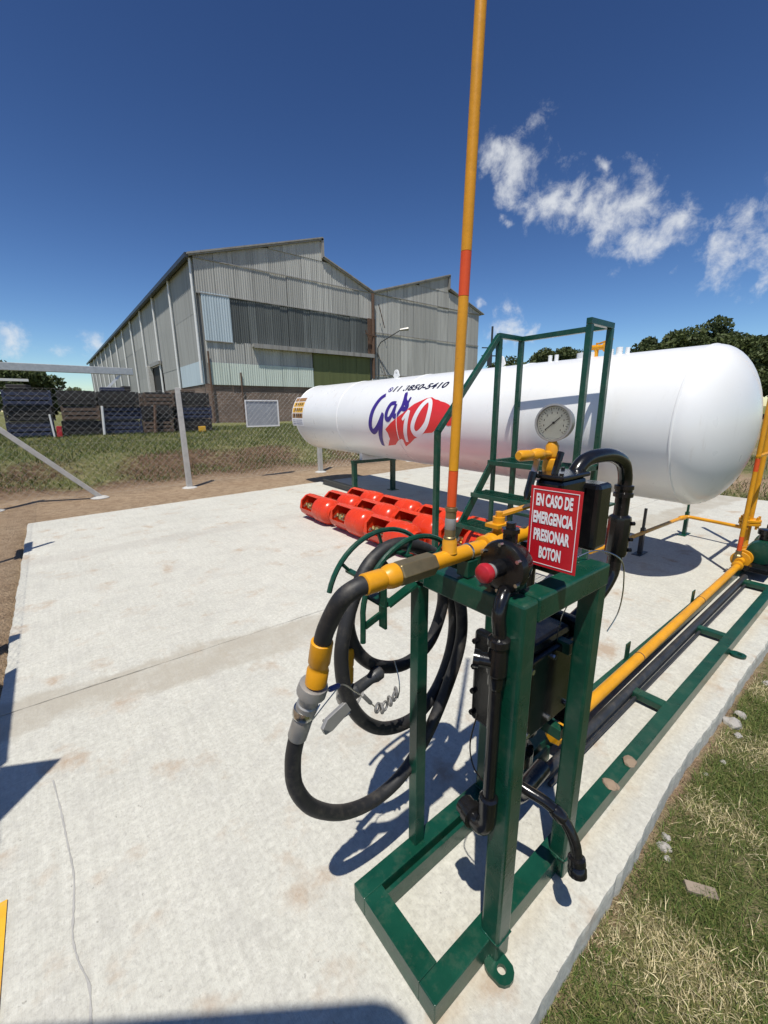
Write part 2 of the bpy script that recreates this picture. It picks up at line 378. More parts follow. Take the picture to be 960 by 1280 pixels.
def fast_mesh(name, V, F, mat, tint=None, parent=None):
    me = bpy.data.meshes.new(name); nf = len(F); k = F.shape[1]
    me.vertices.add(len(V)); me.vertices.foreach_set('co', V.astype(np.float32).ravel())
    me.loops.add(nf*k); me.loops.foreach_set('vertex_index', F.astype(np.int32).ravel())
    me.polygons.add(nf); me.polygons.foreach_set('loop_start', np.arange(0, nf*k, k, dtype=np.int32))
    me.update(calc_edges=True)
    if tint is not None:
        a = me.attributes.new('tint', 'FLOAT_COLOR', 'POINT'); a.data.foreach_set('color', np.c_[tint, np.ones(len(V))].astype(np.float32).ravel())
    return link(name, me, mat, parent)
def text_mesh(body, size, xs=1.0, shear=0, offset=0, spacing=1.0):
    cu = bpy.data.curves.new('txt', 'FONT'); cu.body = body; cu.size = size; cu.align_x = 'LEFT'; cu.shear = shear; cu.offset = offset; cu.space_character = spacing
    cu.resolution_u = 4
    ob = bpy.data.objects.new('txt', cu); col.objects.link(ob); dg = bpy.context.evaluated_depsgraph_get()
    me = bpy.data.meshes.new_from_object(ob.evaluated_get(dg)); bpy.data.objects.remove(ob)
    vs = [(v.co.x*xs, v.co.y) for v in me.vertices]; fs = [tuple(p.vertices) for p in me.polygons]; bpy.data.meshes.remove(me)
    return vs, fs

# ------------------------------------------------------------------ ground and pad
def gh(x, y):
    z = np.interp(y, [-30, -3, .3, 8.0, 9.9, 10.6, 11.2, 12.2, 14, 17, 22, 60, 400], [-.2, -.16, -.12, -.07, -.06, -.03, .12, .45, .6, .8, .9, 1.0, 1.2])
    lump = .5*np.sin(1.7*x+.3*y) + .5*np.sin(.9*x-2.1*y+1.3) + .6*np.sin(3.3*x+2.7*y)
    bank = np.clip(1-abs(y-11.4)/1.2, 0, 1)
    z = z + .05*bank*lump + .012*lump*np.clip((y-9)/3, 0, 1)
    z = z + np.where(y < .34, .006*lump, 0)
    z = np.where((x < -.47) & (y < 9), -.05 + .006*lump, z)
    far = np.clip((x-9.5)/3, 0, 1); z = np.maximum(z, -.1 + .25*far*np.clip(1, 0, 1)*np.where(x > 9.5, 1, 0))
    inside = (x > -.40) & (x < 9.0) & (y > .45) & (y < 7.8)
    return np.where(inside, -.25, z)
def axis(lo, hi, step, out):
    core = np.arange(lo, hi+step/2, step); ext = np.cumsum(step*1.28**np.arange(1, 60)); ext = ext[ext < out]
    return np.concatenate([(lo-ext)[::-1], core, hi+ext])
gx, gy = axis(-3, 14, .14, 1800), axis(-2.5, 20, .14, 1800)
X, Y = np.meshgrid(gx, gy, indexing='ij'); Z = gh(X, Y)
nx, ny = X.shape
V = np.c_[X.ravel(), Y.ravel(), Z.ravel()]
idx = np.arange(nx*ny).reshape(nx, ny)
F = np.stack([idx[:-1, :-1].ravel(), idx[1:, :-1].ravel(), idx[1:, 1:].ravel(), idx[:-1, 1:].ravel()], 1)
ground = fast_mesh('ground', V, F, GROUND)
ground.data.polygons.foreach_set('use_smooth', [True]*len(F))
def turf_at(x, y):
    t = np.interp(y, [-50, .2, .36, .5, 7, 10.6, 11.2, 11.5, 12.6, 13.2, 500], [.9, .85, .5, 0, 0, .02, .5, .35, .5, 1, 1])
    t = np.where((x < -.4) & (y < 10.3), .05, t)
    n = .5*np.sin(.8*x+1.9)+.5*np.sin(2.3*x-1.1*y)
    t = t + np.where((y > 10.8) & (y < 13.2), .3*n, 0)
    return np.where((x > 9.3) & (y < 10.5), .6 + .3*n, t)
tf = np.clip(turf_at(V[:, 0], V[:, 1]), 0, 1)
raw = np.interp(V[:, 1], [10.2, 11, 13.5, 15], [0, 1, 1, 0]); raw = np.where(V[:, 1] < .4, .25, raw)
for nm, ar in (('turf', tf), ('raw', raw)):
    a = ground.data.attributes.new(nm, 'FLOAT', 'POINT'); a.data.foreach_set('value', ar.astype(np.float32))
ground['kind'] = 'structure'

def slab(name, poly_fn, parent=None):
    """one cast slab with a slightly crumbled rim; poly_fn gives outline points (x, y)"""
    P = poly_fn; n = len(P); mb = MB()
    cx = sum(p[0] for p in P)/n; cy = sum(p[1] for p in P)/n
    top = [(x, y, 0) for x, y in P]; rim = []; bot = []
    for x, y in P:
        d = Vector((x-cx, y-cy)).normalized(); k = .004 + random.random()*.007
        rim.append((x+d.x*k, y+d.y*k, -.012-.012*random.random())); bot.append((x+d.x*(k+.012), y+d.y*(k+.012), -.3))
    mb.add(top + rim + bot, [tuple(range(n))] + [(i, (i+1) % n, n+(i+1) % n, n+i) for i in range(n)] + [(n+i, n+(i+1) % n, 2*n+(i+1) % n, 2*n+i) for i in range(n)])
    o = mb.build(name, PAD, parent, sharp=0); return o
def edge(p0, p1, step=.035, jit=.0035):
    p0, p1 = Vector(p0), Vector(p1); k = max(2, int((p1-p0).length/step)); nrm = Vector((-(p1-p0).y, (p1-p0).x)).normalized()
    ph = random.uniform(0, 6); return [tuple(p0.lerp(p1, i/k) + nrm*((random.uniform(-jit, jit) + jit*math.sin(i*.23+ph)) if 0 < i else 0)) for i in range(k)]
CRACK = [(-0.224, 2.117), (-0.201, 1.908), (-0.186, 1.733), (-0.173, 1.581), (-0.178, 1.461), (-0.185, 1.359), (-0.175, 1.273), (-0.154, 1.185), (-0.158, 1.084)]  # path of the painted cable shadow
J0, J1 = (-.45, 2.80), (9.6, 2.62)
near = edge((-.45, .33), (.76, .355)) + edge((.76, .355), (2.04, .395)) + edge((2.04, .395), (9.6, .37)) + edge((9.6, .37), J1) + edge(J1, J0, .06, .003) + edge(J0, (-.45, .33))
farp = edge((-.45, 2.809), (9.6, 2.629), .06, .003) + edge((9.6, 2.629), (9.6, 8.5)) + edge((9.6, 8.5), (4.49, 8.25)) + edge((4.49, 8.25), (-.44, 7.9)) + edge((-.44, 7.9), (-.45, 2.809))
pad = slab('concrete_pad', near); pad['kind'] = 'structure'
slab('slab', farp, pad)
CABLE_SHADOW_M = paint('painted_cable_shadow', (.37, .36, .335), .9, .15, bumpy=.4)  # cast shadow of a cable, painted as a thin grey strip on the slab
CS_PTS = [Vector((x, y, 0)) for x, y in CRACK]; cp_ = catmull(CS_PTS, 7); cv = []; cf = []
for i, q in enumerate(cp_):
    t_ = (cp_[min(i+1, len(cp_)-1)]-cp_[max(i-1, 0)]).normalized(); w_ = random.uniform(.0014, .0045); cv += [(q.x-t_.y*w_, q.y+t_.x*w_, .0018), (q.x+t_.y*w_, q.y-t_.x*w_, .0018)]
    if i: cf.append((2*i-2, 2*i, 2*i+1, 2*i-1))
MB().add(cv, cf).build('painted_cable_shadow', CABLE_SHADOW_M, pad, 0, 0)
ln = MB().box(-.435, -.352, .45, 1.62, .002, .005).build('painted_line', YLINE); ln['kind'] = 'structure'

# ------------------------------------------------------------------ grass, stones
def blades(name, label, xy, z, hmin, hmax, wd, cols, lean=.6):
    n = len(xy); h = rng.uniform(hmin, hmax, n); a = rng.uniform(0, 2*np.pi, n); ln_ = rng.uniform(.1, lean, n)*h*1.4; b = rng.uniform(0, 2*np.pi, n)
    w = rng.uniform(.6, 1.4, n)*wd
    base = np.c_[xy, z]; du = np.c_[np.cos(a)*w, np.sin(a)*w, np.zeros(n)]
    mid = base + np.c_[np.cos(b)*ln_*.35, np.sin(b)*ln_*.35, h*.6]; tip = base + np.c_[np.cos(b)*ln_, np.sin(b)*ln_, h]
    V = np.stack([base-du, base+du, mid+du*.7, mid-du*.7, tip], 1).reshape(-1, 3); o = np.arange(n)*5
    F = np.concatenate([np.stack([o, o+1, o+2], 1), np.stack([o, o+2, o+3], 1), np.stack([o+3, o+2, o+4], 1)])
    if name == 'lawn_grass':
        q = vnoise(xy[:, 0], xy[:, 1], 6.5, 21) + rng.normal(0, .35, n)
        c = np.where((q > -.55)[:, None], cols[rng.integers(0, 4, n)], cols[rng.integers(3, len(cols), n)])*rng.uniform(.7, 1.3, (n, 1))
    else: c = cols[rng.integers(0, len(cols), n)]*rng.uniform(.7, 1.3, (n, 1))
    C = np.repeat(c, 5, 0)
    g_ = fast_mesh(name, V, F, BLADE, C); g_['kind'] = 'stuff'; g_['label'] = label; g_['category'] = 'grass'; return g_
GC = 1.5*np.array([(.07, .105, .022), (.05, .08, .018), (.09, .12, .03), (.17, .17, .06), (.42, .36, .21), (.52, .45, .28), (.36, .30, .17), (.46, .40, .24)])
def vnoise(x, y, s, k):
    r = np.random.default_rng(k); ph = r.uniform(0, 6.28, 6); fr = r.uniform(.5, 1.6, (6, 2))*s*np.where(r.random((6, 2)) < .5, -1, 1)
    return sum(np.sin(fr[i, 0]*x+fr[i, 1]*y+ph[i]) for i in range(6))/3.4
def lawn_pts(n, x0, x1, y0, y1, thr, s, k):
    x = rng.uniform(x0, x1, n*2); y = rng.uniform(y0, y1, n*2)
    keep = vnoise(x, y, s, k) + rng.normal(0, .45, len(x)) > thr
    x, y = x[keep][:n], y[keep][:n]; return np.c_[x, y]
p1 = lawn_pts(85000, .55, 3.6, -1.1, .365, -.25, 7, 3); p1b = lawn_pts(16000, 3.2, 9, -3, .33, -.4, 3, 4)
p1c = lawn_pts(60000, .55, 3.4, -1.0, .36, -.9, 9, 13)
p1 = np.concatenate([p1, p1b, p1c])
blades('lawn_grass', 'patchy short green and straw grass beside the concrete edge', p1, gh(p1[:, 0], p1[:, 1])-.004, .008, .034, .0014, GC, 1.3)
# flat straw litter
p2 = lawn_pts(9000, .55, 4.5, -1.1, .35, -.6, 5, 9)
blades('straw_litter', 'dry straw clippings lying on the near lawn', p2, gh(p2[:, 0], p2[:, 1])+.004, .004, .011, .0011, np.array([(.46, .38, .22), (.55, .47, .3), (.34, .27, .15)]), 6)
xb = rng.uniform(-2.5, 13, 60000); yb = 10.7 + 9.3*rng.random(60000)**1.25
dens = np.interp(yb, [10.7, 11.0, 11.3, 11.6, 12.7, 13.2, 20], [.0, .6, .7, .3, .5, 1, 1]) + .35*vnoise(xb, yb, 2.2, 5)
k_ = rng.random(60000) < dens; p3 = np.c_[xb[k_], yb[k_]]
blades('bank_grass', 'rough green grass on the bank behind the wire fence', p3, gh(p3[:, 0], p3[:, 1])-.01, .04, .13, .007, np.array([(.08, .115, .028), (.06, .09, .02), (.11, .135, .04), (.19, .18, .07), (.13, .15, .05)]), .9)
p4 = lawn_pts(9000, 9.7, 16, -1, 10, -.1, 1.5, 6)
blades('far_grass', 'rough grass beyond the far end of the pad', p4, gh(p4[:, 0], p4[:, 1])-.01, .05, .16, .008, np.array([(.08, .115, .028), (.11, .135, .04), (.24, .2, .1), (.3, .25, .14)]), .9)

def stone(name, label, p, r, mat, squash=.6, seed=0, cat='stone', group=None, sx=1.0):
    rr = random.Random(seed); bm = bmesh.new(); bmesh.ops.create_icosphere(bm, subdivisions=2, radius=1)
    for v in bm.verts:
        k = 1 + rr.uniform(-.22, .22); v.co = Vector((v.co.x*r*k*sx, v.co.y*r*k, v.co.z*r*k*squash))
    me = bpy.data.meshes.new(name); bm.to_mesh(me); bm.free()
    o = link(name, me, mat); o.location = (p[0], p[1], p[2]); o.rotation_euler = (0, 0, rr.uniform(0, 6)); return tag(o, label, cat, group)
SP = [(1.66, .325, .028), (1.71, .335, .022), (1.62, .30, .016), (2.70, .345, .05), (2.82, .33, .035), (2.62, .30, .022), (2.35, .30, .016), (2.2, .33, .015), (3.3, .3, .03)]
for i, (x, y, r) in enumerate(SP):
    stone('rubble_stone', 'small pale rubble stone lying in the grass at the pad edge', (x, y, float(gh(np.array(x), np.array(y)))+r*.05), r*.85, STONE, .7, i, group='rubble at the pad edge')
wd = MB().box(-.05, .05, -.016, .016, -.012, .012); 
for i, v in enumerate(wd.v): wd.v[i] = (v[0], v[1]*(1+.25*random.random()), v[2]*(1+.3*random.random()))
ow = wd.build('broken_stake', WOOD, None, .002); ow.location = (1.585, .185, -.095); ow.rotation_euler = (.15, .1, R(-52))
tag(ow, 'short broken grey wooden stake lying on the lawn', 'wood')
for i, (x, y, lb) in enumerate([(1.60, .525, 'nearer lump of dry clay on the green skid rail'), (1.785, .525, 'farther lump of dry clay on the green skid rail')]):
    stone('clay_lump', lb, (x, y, .082), .026, CLOD, .55, 50+i, 'clay', sx=1.2)

# ------------------------------------------------------------------ storage tank (local y along the tank)
TA = R(3.3); XC, ZC, TR = 4.5, 1.42, .692; L0, L1, HK = 1.45, 8.78, .5
def tank_root():
    x = XC*math.cos(TA); y = -XC*math.sin(TA)
    return Vector((x, y, 0))
tank = thing('gas_tank', 'long white horizontal gas storage tank with painted logo', 'tank', tank_root(), rz=-TA)
# local frame: (x' - XC, y', z)
def tbuild(mb, name, mat, parent=None, **kw):
    o = link(name, mb.mesh(name, kw.get('sharp', 35)), mat, parent or tank); return o
MY = lambda y: Matrix(((1, 0, 0, 0), (0, 0, 1, y), (0, 1, 0, ZC), (0, 0, 0, 1)))
sh = MB().lathe([(TR, L0), (TR, 3.25), (TR, 5.1), (TR, 6.95), (TR, L1)], MY(0), 96, caps=False); tbuild(sh, 'shell', TANK)
for e, s in ((L0, -1), (L1, 1)):
    hd = MB().lathe([(TR*math.cos(R(a)), e + s*TR*HK*math.sin(R(a))) for a in range(0, 90, 6)] + [(.003, e + s*TR*HK)], MY(0), 96); tbuild(hd, 'head', TANK, sharp=60)
for y in (L0, 3.25, 5.1, 6.95, L1):
    tbuild(MB().lathe([(TR-.002, y-.012), (TR+.006, y-.005), (TR+.006, y+.005), (TR-.002, y+.012)], MY(0), 96, caps=False), 'weld_seam', TANK)
for y in (6.02, 3.78):
    lug = MB(); M = Matrix(((0, 0, 1, -.012), (1, 0, 0, y), (0, 1, 0, ZC+TR-.01), (0, 0, 0, 1)))
    ring = [(-.09, 0), (-.05, .09)] + [(.055*math.cos(R(a)), .095+.055*math.sin(R(a))) for a in range(160, 10, -25)] + [(.05, .09), (.09, 0)]
    hole = [(.022*math.cos(R(a)), .095+.022*math.sin(R(a))) for a in range(0, 360, 30)]
    # plate with a real hole: bridge outline and hole as quads
    o_pts = [(.09*math.cos(R(a)) if math.sin(R(a)) < 0 else .055*math.cos(R(a)), max(0, .095+(.055 if math.sin(R(a)) >= 0 else .095)*math.sin(R(a)))) for a in range(0, 360, 30)]
    vs = []
    for d in (0, .024): vs += [M @ Vector((p[0], p[1], d)) for p in o_pts] + [M @ Vector((p[0], p[1], d)) for p in hole]
    n = 12; fs = []
    for i in range(n):
        j = (i+1) % n
        fs += [(i, j, n+j, n+i), (2*n+i, 3*n+i, 3*n+j, 2*n+j), (i, 2*n+i, 2*n+j, j), (n+i, n+j, 3*n+j, 3*n+i)]
    lug.add(vs, fs); tbuild(lug, 'lifting_lug', TANK)
zt = ZC+TR
for y, r, h in ((2.28, .03, .07), (2.36, .02, .06), (2.20, .02, .06), (2.98, .022, .07), (3.06, .022, .07), (2.62, .10, .05)):
    tbuild(MB().cyl((0, y, zt-.02), (0, y, zt+h), r, 16), 'nozzle', TANK)
vv = MB().cyl((0, 2.52, zt), (0, 2.52, zt+.10), .022).cyl((0, 2.44, zt+.09), (0, 2.62, zt+.10), .026).cyl((0, 2.42, zt+.09), (0, 2.44, zt+.09), .045)
vv.bar((0, 2.5, zt+.13), (0, 2.36, zt+.16), .03, .012).cyl((0, 2.52, zt+.1), (0, 2.52, zt+.14), .012); tbuild(vv, 'tank_valve', YELLOW)
# decals: (along-tank y, arc height v) -> curved onto the shell
def on_shell(u, v, off): 
    a = v/TR; return (-(TR+off)*math.cos(a), u, ZC+(TR+off)*math.sin(a))
def decal(name, faces2d, mat, off, parent=None, maxlen=.05):
    """faces2d: (verts2d, faces); subdivided then wrapped round the tank"""
    bm = bmesh.new(); vs = [bm.verts.new((x, y, 0)) for x, y in faces2d[0]]
    for f in faces2d[1]:
        try: bm.faces.new([vs[i] for i in f])
        except ValueError: pass
    bmesh.ops.triangulate(bm, faces=bm.faces)
    for _ in range(6):
        le = [e for e in bm.edges if e.calc_length() > maxlen]
        if not le: break
        bmesh.ops.subdivide_edges(bm, edges=le, cuts=1); bmesh.ops.triangulate(bm, faces=bm.faces)
    for v in bm.verts: v.co = on_shell(v.co.x, v.co.y, off)
    # outward normals
    for f in bm.faces:
        f.normal_update(); c = f.calc_center_median()
        if f.normal.dot(Vector((c.x, 0, c.z-ZC))) < 0: f.normal_flip()
    me = bpy.data.meshes.new(name); bm.to_mesh(me); bm.free(); return link(name, me, mat, parent or tank)
def stroke(pts, w, n=6, closed=False, w_end=None):
    P = catmull([(x, y, 0) for x, y in pts], n, closed); k = len(P); vs = []; fs = []
    for i in range(k):
        a = P[(i-1) % k] if closed or i else P[i]; b = P[(i+1) % k] if closed or i < k-1 else P[i]
        t = (b-a).normalized(); nn = Vector((-t.y, t.x, 0)); t_ = i/(k-1)
        ww = w*(.55 + .45*math.sin(math.pi*min(1, max(0, .12+t_*.8)))) if not closed else w*(.8+.3*abs(math.sin(math.pi*t_)))
        vs += [(P[i]+nn*ww/2)[:2], (P[i]-nn*ww/2)[:2]]
    for i in range(k if closed else k-1):
        j = (i+1) % k; fs.append((2*i, 2*j, 2*j+1, 2*i+1))
    return vs, fs
logo_red = [(5.4,-.131),(5.24,-.025),(4.96,.115),(4.73,.249),(4.51,.327),(4.4,.34),(4.32,.308),(4.25,.297),(4.2,.278),(4.11,.261),(4.02,.23),(3.89,.136),(3.83,.046),(3.79,.042),(3.82,.014),(3.9,-.029),(3.99,-.04),(4.04,-.024),(4.2,-.072),(4.31,-.138),(4.48,-.155),(4.72,-.245),(4.84,-.316),(5.0,-.393),(5.0,-.282),(5.03,-.263),(5.14,-.302),(5.25,-.381),(5.47,-.416),(5.34,-.28),(5.35,-.192)]
decal('logo_flag', (logo_red, [tuple(range(len(logo_red)))]), LOGORED, .003)
G = [(5.53,.415),(5.63,.35),(5.74,.18),(5.80,.006),(5.81,-.115),(5.75,-.18),(5.64,-.13),(5.53,-.01),(5.46,.12)]
for pts, w in ((G, .075), ([(5.46,.10),(5.51,-.08),(5.58,-.26),(5.62,-.425)], .08), ([(5.17,.27),(5.29,.255),(5.36,.14),(5.36,.045),(5.29,.026),(5.21,.114),(5.16,.25)], .06),
               ([(5.16,.255),(5.18,.11),(5.14,.07),(5.06,.115)], .06), ([(5.07,.11),(4.99,.222),(4.995,.37),(5.03,.44)], .055), ([(5.02,.42),(4.965,.30),(4.89,.235),(4.91,.18),(5.02,.185)], .065), ([(4.86,.355),(4.89,.235)], .035)):
    decal('logo_letter_stroke', stroke(pts, w*1.3), PURPLE, .004)
for pts, w, cl in (([(4.95,.02),(4.82,.155)], .05, 0), ([(4.815,.16),(4.87,-.036),(4.905,-.194),(4.91,-.306)], .085, 0), ([(4.45,.295),(4.56,.209),(4.67,.043),(4.72,-.088),(4.67,-.168),(4.57,-.15),(4.42,-.025),(4.37,.135),(4.385,.254)], .08, 1)):
    decal('logo_numeral_stroke', stroke(pts, w, 6, bool(cl)), WHITEPL, .0055)
tv, tf_ = text_mesh('11 3850-5410', .15, 1.0, .18, .004, 1.05); x0 = min(v[0] for v in tv); x1 = max(v[0] for v in tv); sx = 1.185/(x1-x0)
decal('phone_number', ([(5.40-(v[0]-x0)*sx, .472+v[1]*1.0+(v[0]-x0)*sx*.012) for v in tv], tf_), NUMBER, .004)
ci = [(5.485+.05*math.cos(R(a)), .515+.05*math.sin(R(a))) for a in range(0, 360, 20)]; co = [(5.485+.034*math.cos(R(a)), .515+.034*math.sin(R(a))) for a in range(0, 360, 20)]
decal('phone_badge', (ci+co, [(i, (i+1) % 18, 18+(i+1) % 18, 18+i) for i in range(18)]), PURPLE, .004)
decal('phone_badge_mark', stroke([(5.505,.535),(5.485,.51),(5.468,.495)], .022), PURPLE, .004)
lb = decal('warning_label', ([(8.99,.47),(8.40,.47),(8.40,-.17),(8.99,-.17)], [(0, 1, 2, 3)]), WHITEPL, .003)
for i, (v0, v1, mt) in enumerate(((.36,.45,LABELB),(.24,.345,LABELY),(.115,.225,LABELY),(-.0,.10,LABELB))):
    decal('label_band', ([(8.96,v0),(8.43,v0),(8.43,v1),(8.96,v1)], [(0, 1, 2, 3)]), mt, .0045, lb)
    if i:
        for q in range(4):
            u = 8.86-q*.105; hh = (v1-v0)*.6
            decal('label_glyph', stroke([(u, (v0+v1)/2-hh/2), (u-.02, (v0+v1)/2+hh/2), (u-.06, (v0+v1)/2-hh/3)], .03), LABELK, .006, lb)
for v in (-.05, -.09, -.13): decal('label_line', ([(8.94,v),(8.46,v),(8.46,v+.018),(8.94,v+.018)], [(0, 1, 2, 3)]), paint('label_grey', (.35, .36, .45), .5) if 'label_grey' not in MATS else MATS['label_grey'], .0045, lb)

def TW(xp, yp, z):      # tank frame -> world
    return Vector((xp*math.cos(TA)+yp*math.sin(TA), -xp*math.sin(TA)+yp*math.cos(TA), z))
for yp, lab in ((6.75, 'green steel portal support under the far half of the white tank'), (2.75, 'green steel portal support under the near half of the white tank, behind the ladder')):
    c = TW(XC, yp, 0); t = thing('tank_support', lab, 'support', c, 'supports under the tank', -TA)
    for s in (-1, 1):
        link('leg', MB().box(s*.45-.04, s*.45+.04, -.04, .04, .01, .60).mesh('leg', 0), GREEN, t)
        link('base_plate', MB().box(s*.45-.09, s*.45+.09, -.09, .09, .001, .0095).mesh('plate', 0), GREEN, t)
    link('crossbar', MB().box(-.50, .50, -.042, .042, .602, .66).mesh('crossbar', 0), GREEN, t)
    sd2 = MB(); pr = [(-.30, .661)] + [(-.30+.06*i, ZC-math.sqrt((TR+.004)**2-(-.30+.06*i)**2)) for i in range(11)] + [(.30, .661)]
    sd2.prism(pr, Matrix(((1, 0, 0, 0), (0, 0, -1, .05), (0, 1, 0, 0), (0, 0, 0, 1))), .1)
    link('saddle', sd2.mesh('saddle', 20), WHITEPAINT, t)
# black steel runner on the ground under the tank
c = TW(4.15, 3.2, 0)
rn = thing('steel_runner', 'low black steel channel lying on the concrete under the tank', 'beam', c, rz=-TA)
link('web', MB().box(-.04, .04, 0, 5.0, .012, .10).mesh('web', 0), DARKPIPE, rn)
link('flange', MB().box(-.06, .06, 0, 5.0, .101, .112).mesh('flange', 0), DARKPIPE, rn)
link('flange', MB().box(-.06, .06, 0, 5.0, .001, .011).mesh('flange', 0), DARKPIPE, rn)

# ------------------------------------------------------------------ red cylinders
def make_cylinder():
    t = thing('gas_cylinder', 'x', 'gas cylinder', (0, 0, 0), 'red gas cylinders laid in rows')
    r = .182; ML = Matrix(((1, 0, 0, 0), (0, 0, 1, 0), (0, 1, 0, r+.004), (0, 0, 0, 1)))
    prof = [(.003, -.37)] + [(r*math.sin(R(a)), -.245-.125*math.cos(R(a))) for a in range(12, 91, 13)] + [(r, -.03)] + [(r*math.cos(R(a)), -.02+.10*math.sin(R(a))) for a in range(0, 89, 11)] + [(.003, .08)]
    body = link('body', MB().lathe(prof, ML, 40).mesh('body', 50), REDCYL, t)
    link('weld_seam', MB().lathe([(r-.001, -.155), (r+.004, -.145), (r+.004, -.135), (r-.001, -.125)], ML, 40, caps=False).mesh('seam', 50), REDCYL, t)
    # collar: faceted tube guard with a window in its outer side
    mb = MB(); A = [R(a) for a in (112, 88, 62, 32, 2, -28, -58, -88, -118, -148, -172, -212)]; rc, th = .172, .006; k = len(A); YS = (-.035, .0, .345, .38); nv = len(YS)
    vs = []
    for q in (rc, rc-th):
        for y_ in YS:
            for i, a in enumerate(A):
                rk = .03 if (y_ == .0 and i in (10,)) else (-.03 if (y_ == .345 and i in (10,)) else 0)
                vs.append((q*math.cos(a), y_+rk, r+.009+q*math.sin(a)))
    at_ = lambda s_, j, i: s_*nv*k + j*k + (i % k)
    fs = []
    for j in range(nv-1):
        for i in range(k):
            if j == 1 and i in (10, 11): continue
            fs += [(at_(0, j, i), at_(0, j, i+1), at_(0, j+1, i+1), at_(0, j+1, i)), (at_(1, j, i), at_(1, j+1, i), at_(1, j+1, i+1), at_(1, j, i+1))]
    for i in range(k):
        for j in (0, nv-1): fs.append((at_(0, j, i), at_(0, j, i+1), at_(1, j, i+1), at_(1, j, i)))
    for i in (10, 11):
        for j in (1, 2): fs.append((at_(0, j, i), at_(0, j, i+1), at_(1, j, i+1), at_(1, j, i)))
    for i in (10, 0): fs.append((at_(0, 1, i), at_(0, 2, i), at_(1, 2, i), at_(1, 1, i)))
    mb.add(vs, fs); link('collar', mb.mesh('collar', 0), REDCYL, t)
    link('end_disc', MB().cyl((0, .362, r+.009), (0, .37, r+.009), rc-th-.001, 12).mesh('disc', 0), REDCYL, t)
    link('foot_ring', MB().lathe([(.11, -.39), (.116, -.39), (.116, -.33), (.11, -.33), (.11, -.39)], ML, 32, caps=False).mesh('foot', 30), REDCYL, t)
    z = r+.02
    for nm, mb in (('valve', MB().cyl((-.02, .06, z), (-.02, .20, z), .026, 10).cyl((-.04, .17, z), (-.11, .17, z+.02), .02, 10).cyl((-.10, .17, z+.018), (-.13, .17, z+.026), .036, 8)),
                   ('valve', MB().cyl((-.06, .05, z+.03), (-.06, .25, z+.03), .02, 8).cyl((-.06, .235, z+.03), (-.13, .235, z+.04), .022, 8)),
                   ('valve', MB().cyl((-.085, .04, z-.03), (-.085, .32, z-.03), .02, 8).cyl((-.085, .29, z-.03), (-.135, .29, z+.01), .026, 8)),
                   ('valve', MB().cyl((-.06, .10, z), (-.125, .11, z+.035), .028, 8))):
        link(nm, mb.mesh(nm, 40), BRASS, t)
    return t
cyl0 = make_cylinder(); first = True
CX = (2.97, 3.385, 3.785); CY = (5.20, 4.37, 3.545, 2.735)
rowname = ('far end row', 'second row from the far end', 'third row from far end', 'nearest row')
colname = ('on the side away from the tank', 'in the middle', 'next to the tank')
for j, y in enumerate(CY):
    for i, x in enumerate(CX):
        if j == 3 and i == 0: continue
        c_ = cyl0 if first else copy_tree(cyl0); first = False
        c_.location = (x + random.uniform(-.012, .012), y + random.uniform(-.015, .015), 0); c_.rotation_euler = (0, 0, R(random.uniform(-1.5, 1.5)))
        c_['label'] = 'red gas cylinder, %s, %s' % (rowname[j], colname[i])

# ------------------------------------------------------------------ access ladder with platform
lad = thing('access_ladder', 'green steel stair with platform and handrails against the white tank', 'ladder', (3.3, 2.15, 0))
FX, BX, YL, YR, PZ, TZ = 3.45, 3.80, 2.60, 1.75, 1.075, 2.255
s_ = .045
def sq(name, p0, p1, w=s_, h=s_, parent=lad, mat=GREEN, up=(0, 0, 1)): return MB().bar(p0, p1, w, h, up).build(name, mat, parent, .003, 0)
for nm, (x, y, z0) in (('post', (FX, YL, PZ+.022)), ('post', (BX, YL, 0.008)), ('post', (FX, YR, PZ+.022)), ('post', (BX, YR, 0.008))):
    sq(nm, (x, y, z0), (x, y, TZ-.024))
for s2 in ((FX, YR), (FX, YL)): sq('leg', (s2[0]+.05, s2[1]+.028, .008), (s2[0]+.05, s2[1]+.028, PZ-.022), .04, .03)
sq('top_rail', (FX-.022, YL, TZ), (BX+.022, YL, TZ)); sq('top_rail', (FX-.022, YR, TZ), (BX+.022, YR, TZ))
sq('top_rail', (BX, YL-.0225, TZ-.001), (BX, YR+.0225, TZ-.001))
for y in (YL, YR): sq('platform_edge', (FX-.06, y, PZ), (BX+.02, y, PZ))
for x in (FX-.05, BX-.03): sq('platform_edge', (x, YL-.0225, PZ-.002), (x, YR+.0225, PZ-.002))
def grating(name, x0, x1, y0, y1, z, parent):
    mb = MB(); nx_ = int((x1-x0)/.03)
    for i in range(nx_+1): mb.bar((x0+i*(x1-x0)/nx_, y0, z), (x0+i*(x1-x0)/nx_, y1, z), .004, .02)
    ny_ = int((y1-y0)/.06)
    for i in range(ny_+1): mb.bar((x0, y0+i*(y1-y0)/ny_, z+.004), (x1, y0+i*(y1-y0)/ny_, z+.004), .004, .008)
    return mb.build(name, GREEN, parent, 0, 0)
grating('platform_grating', FX-.03, BX-.055, YR+.025, YL-.025, PZ+.008, lad)
slope = (1.086-0.431)/(3.448-2.944)
sx0 = FX - (PZ-.01)/slope
for y in (YL, YR): MB().bar((sx0, y, .02), (FX-.03, y, PZ-.03), .02, .085).build('stringer', GREEN, lad, .003, 0)
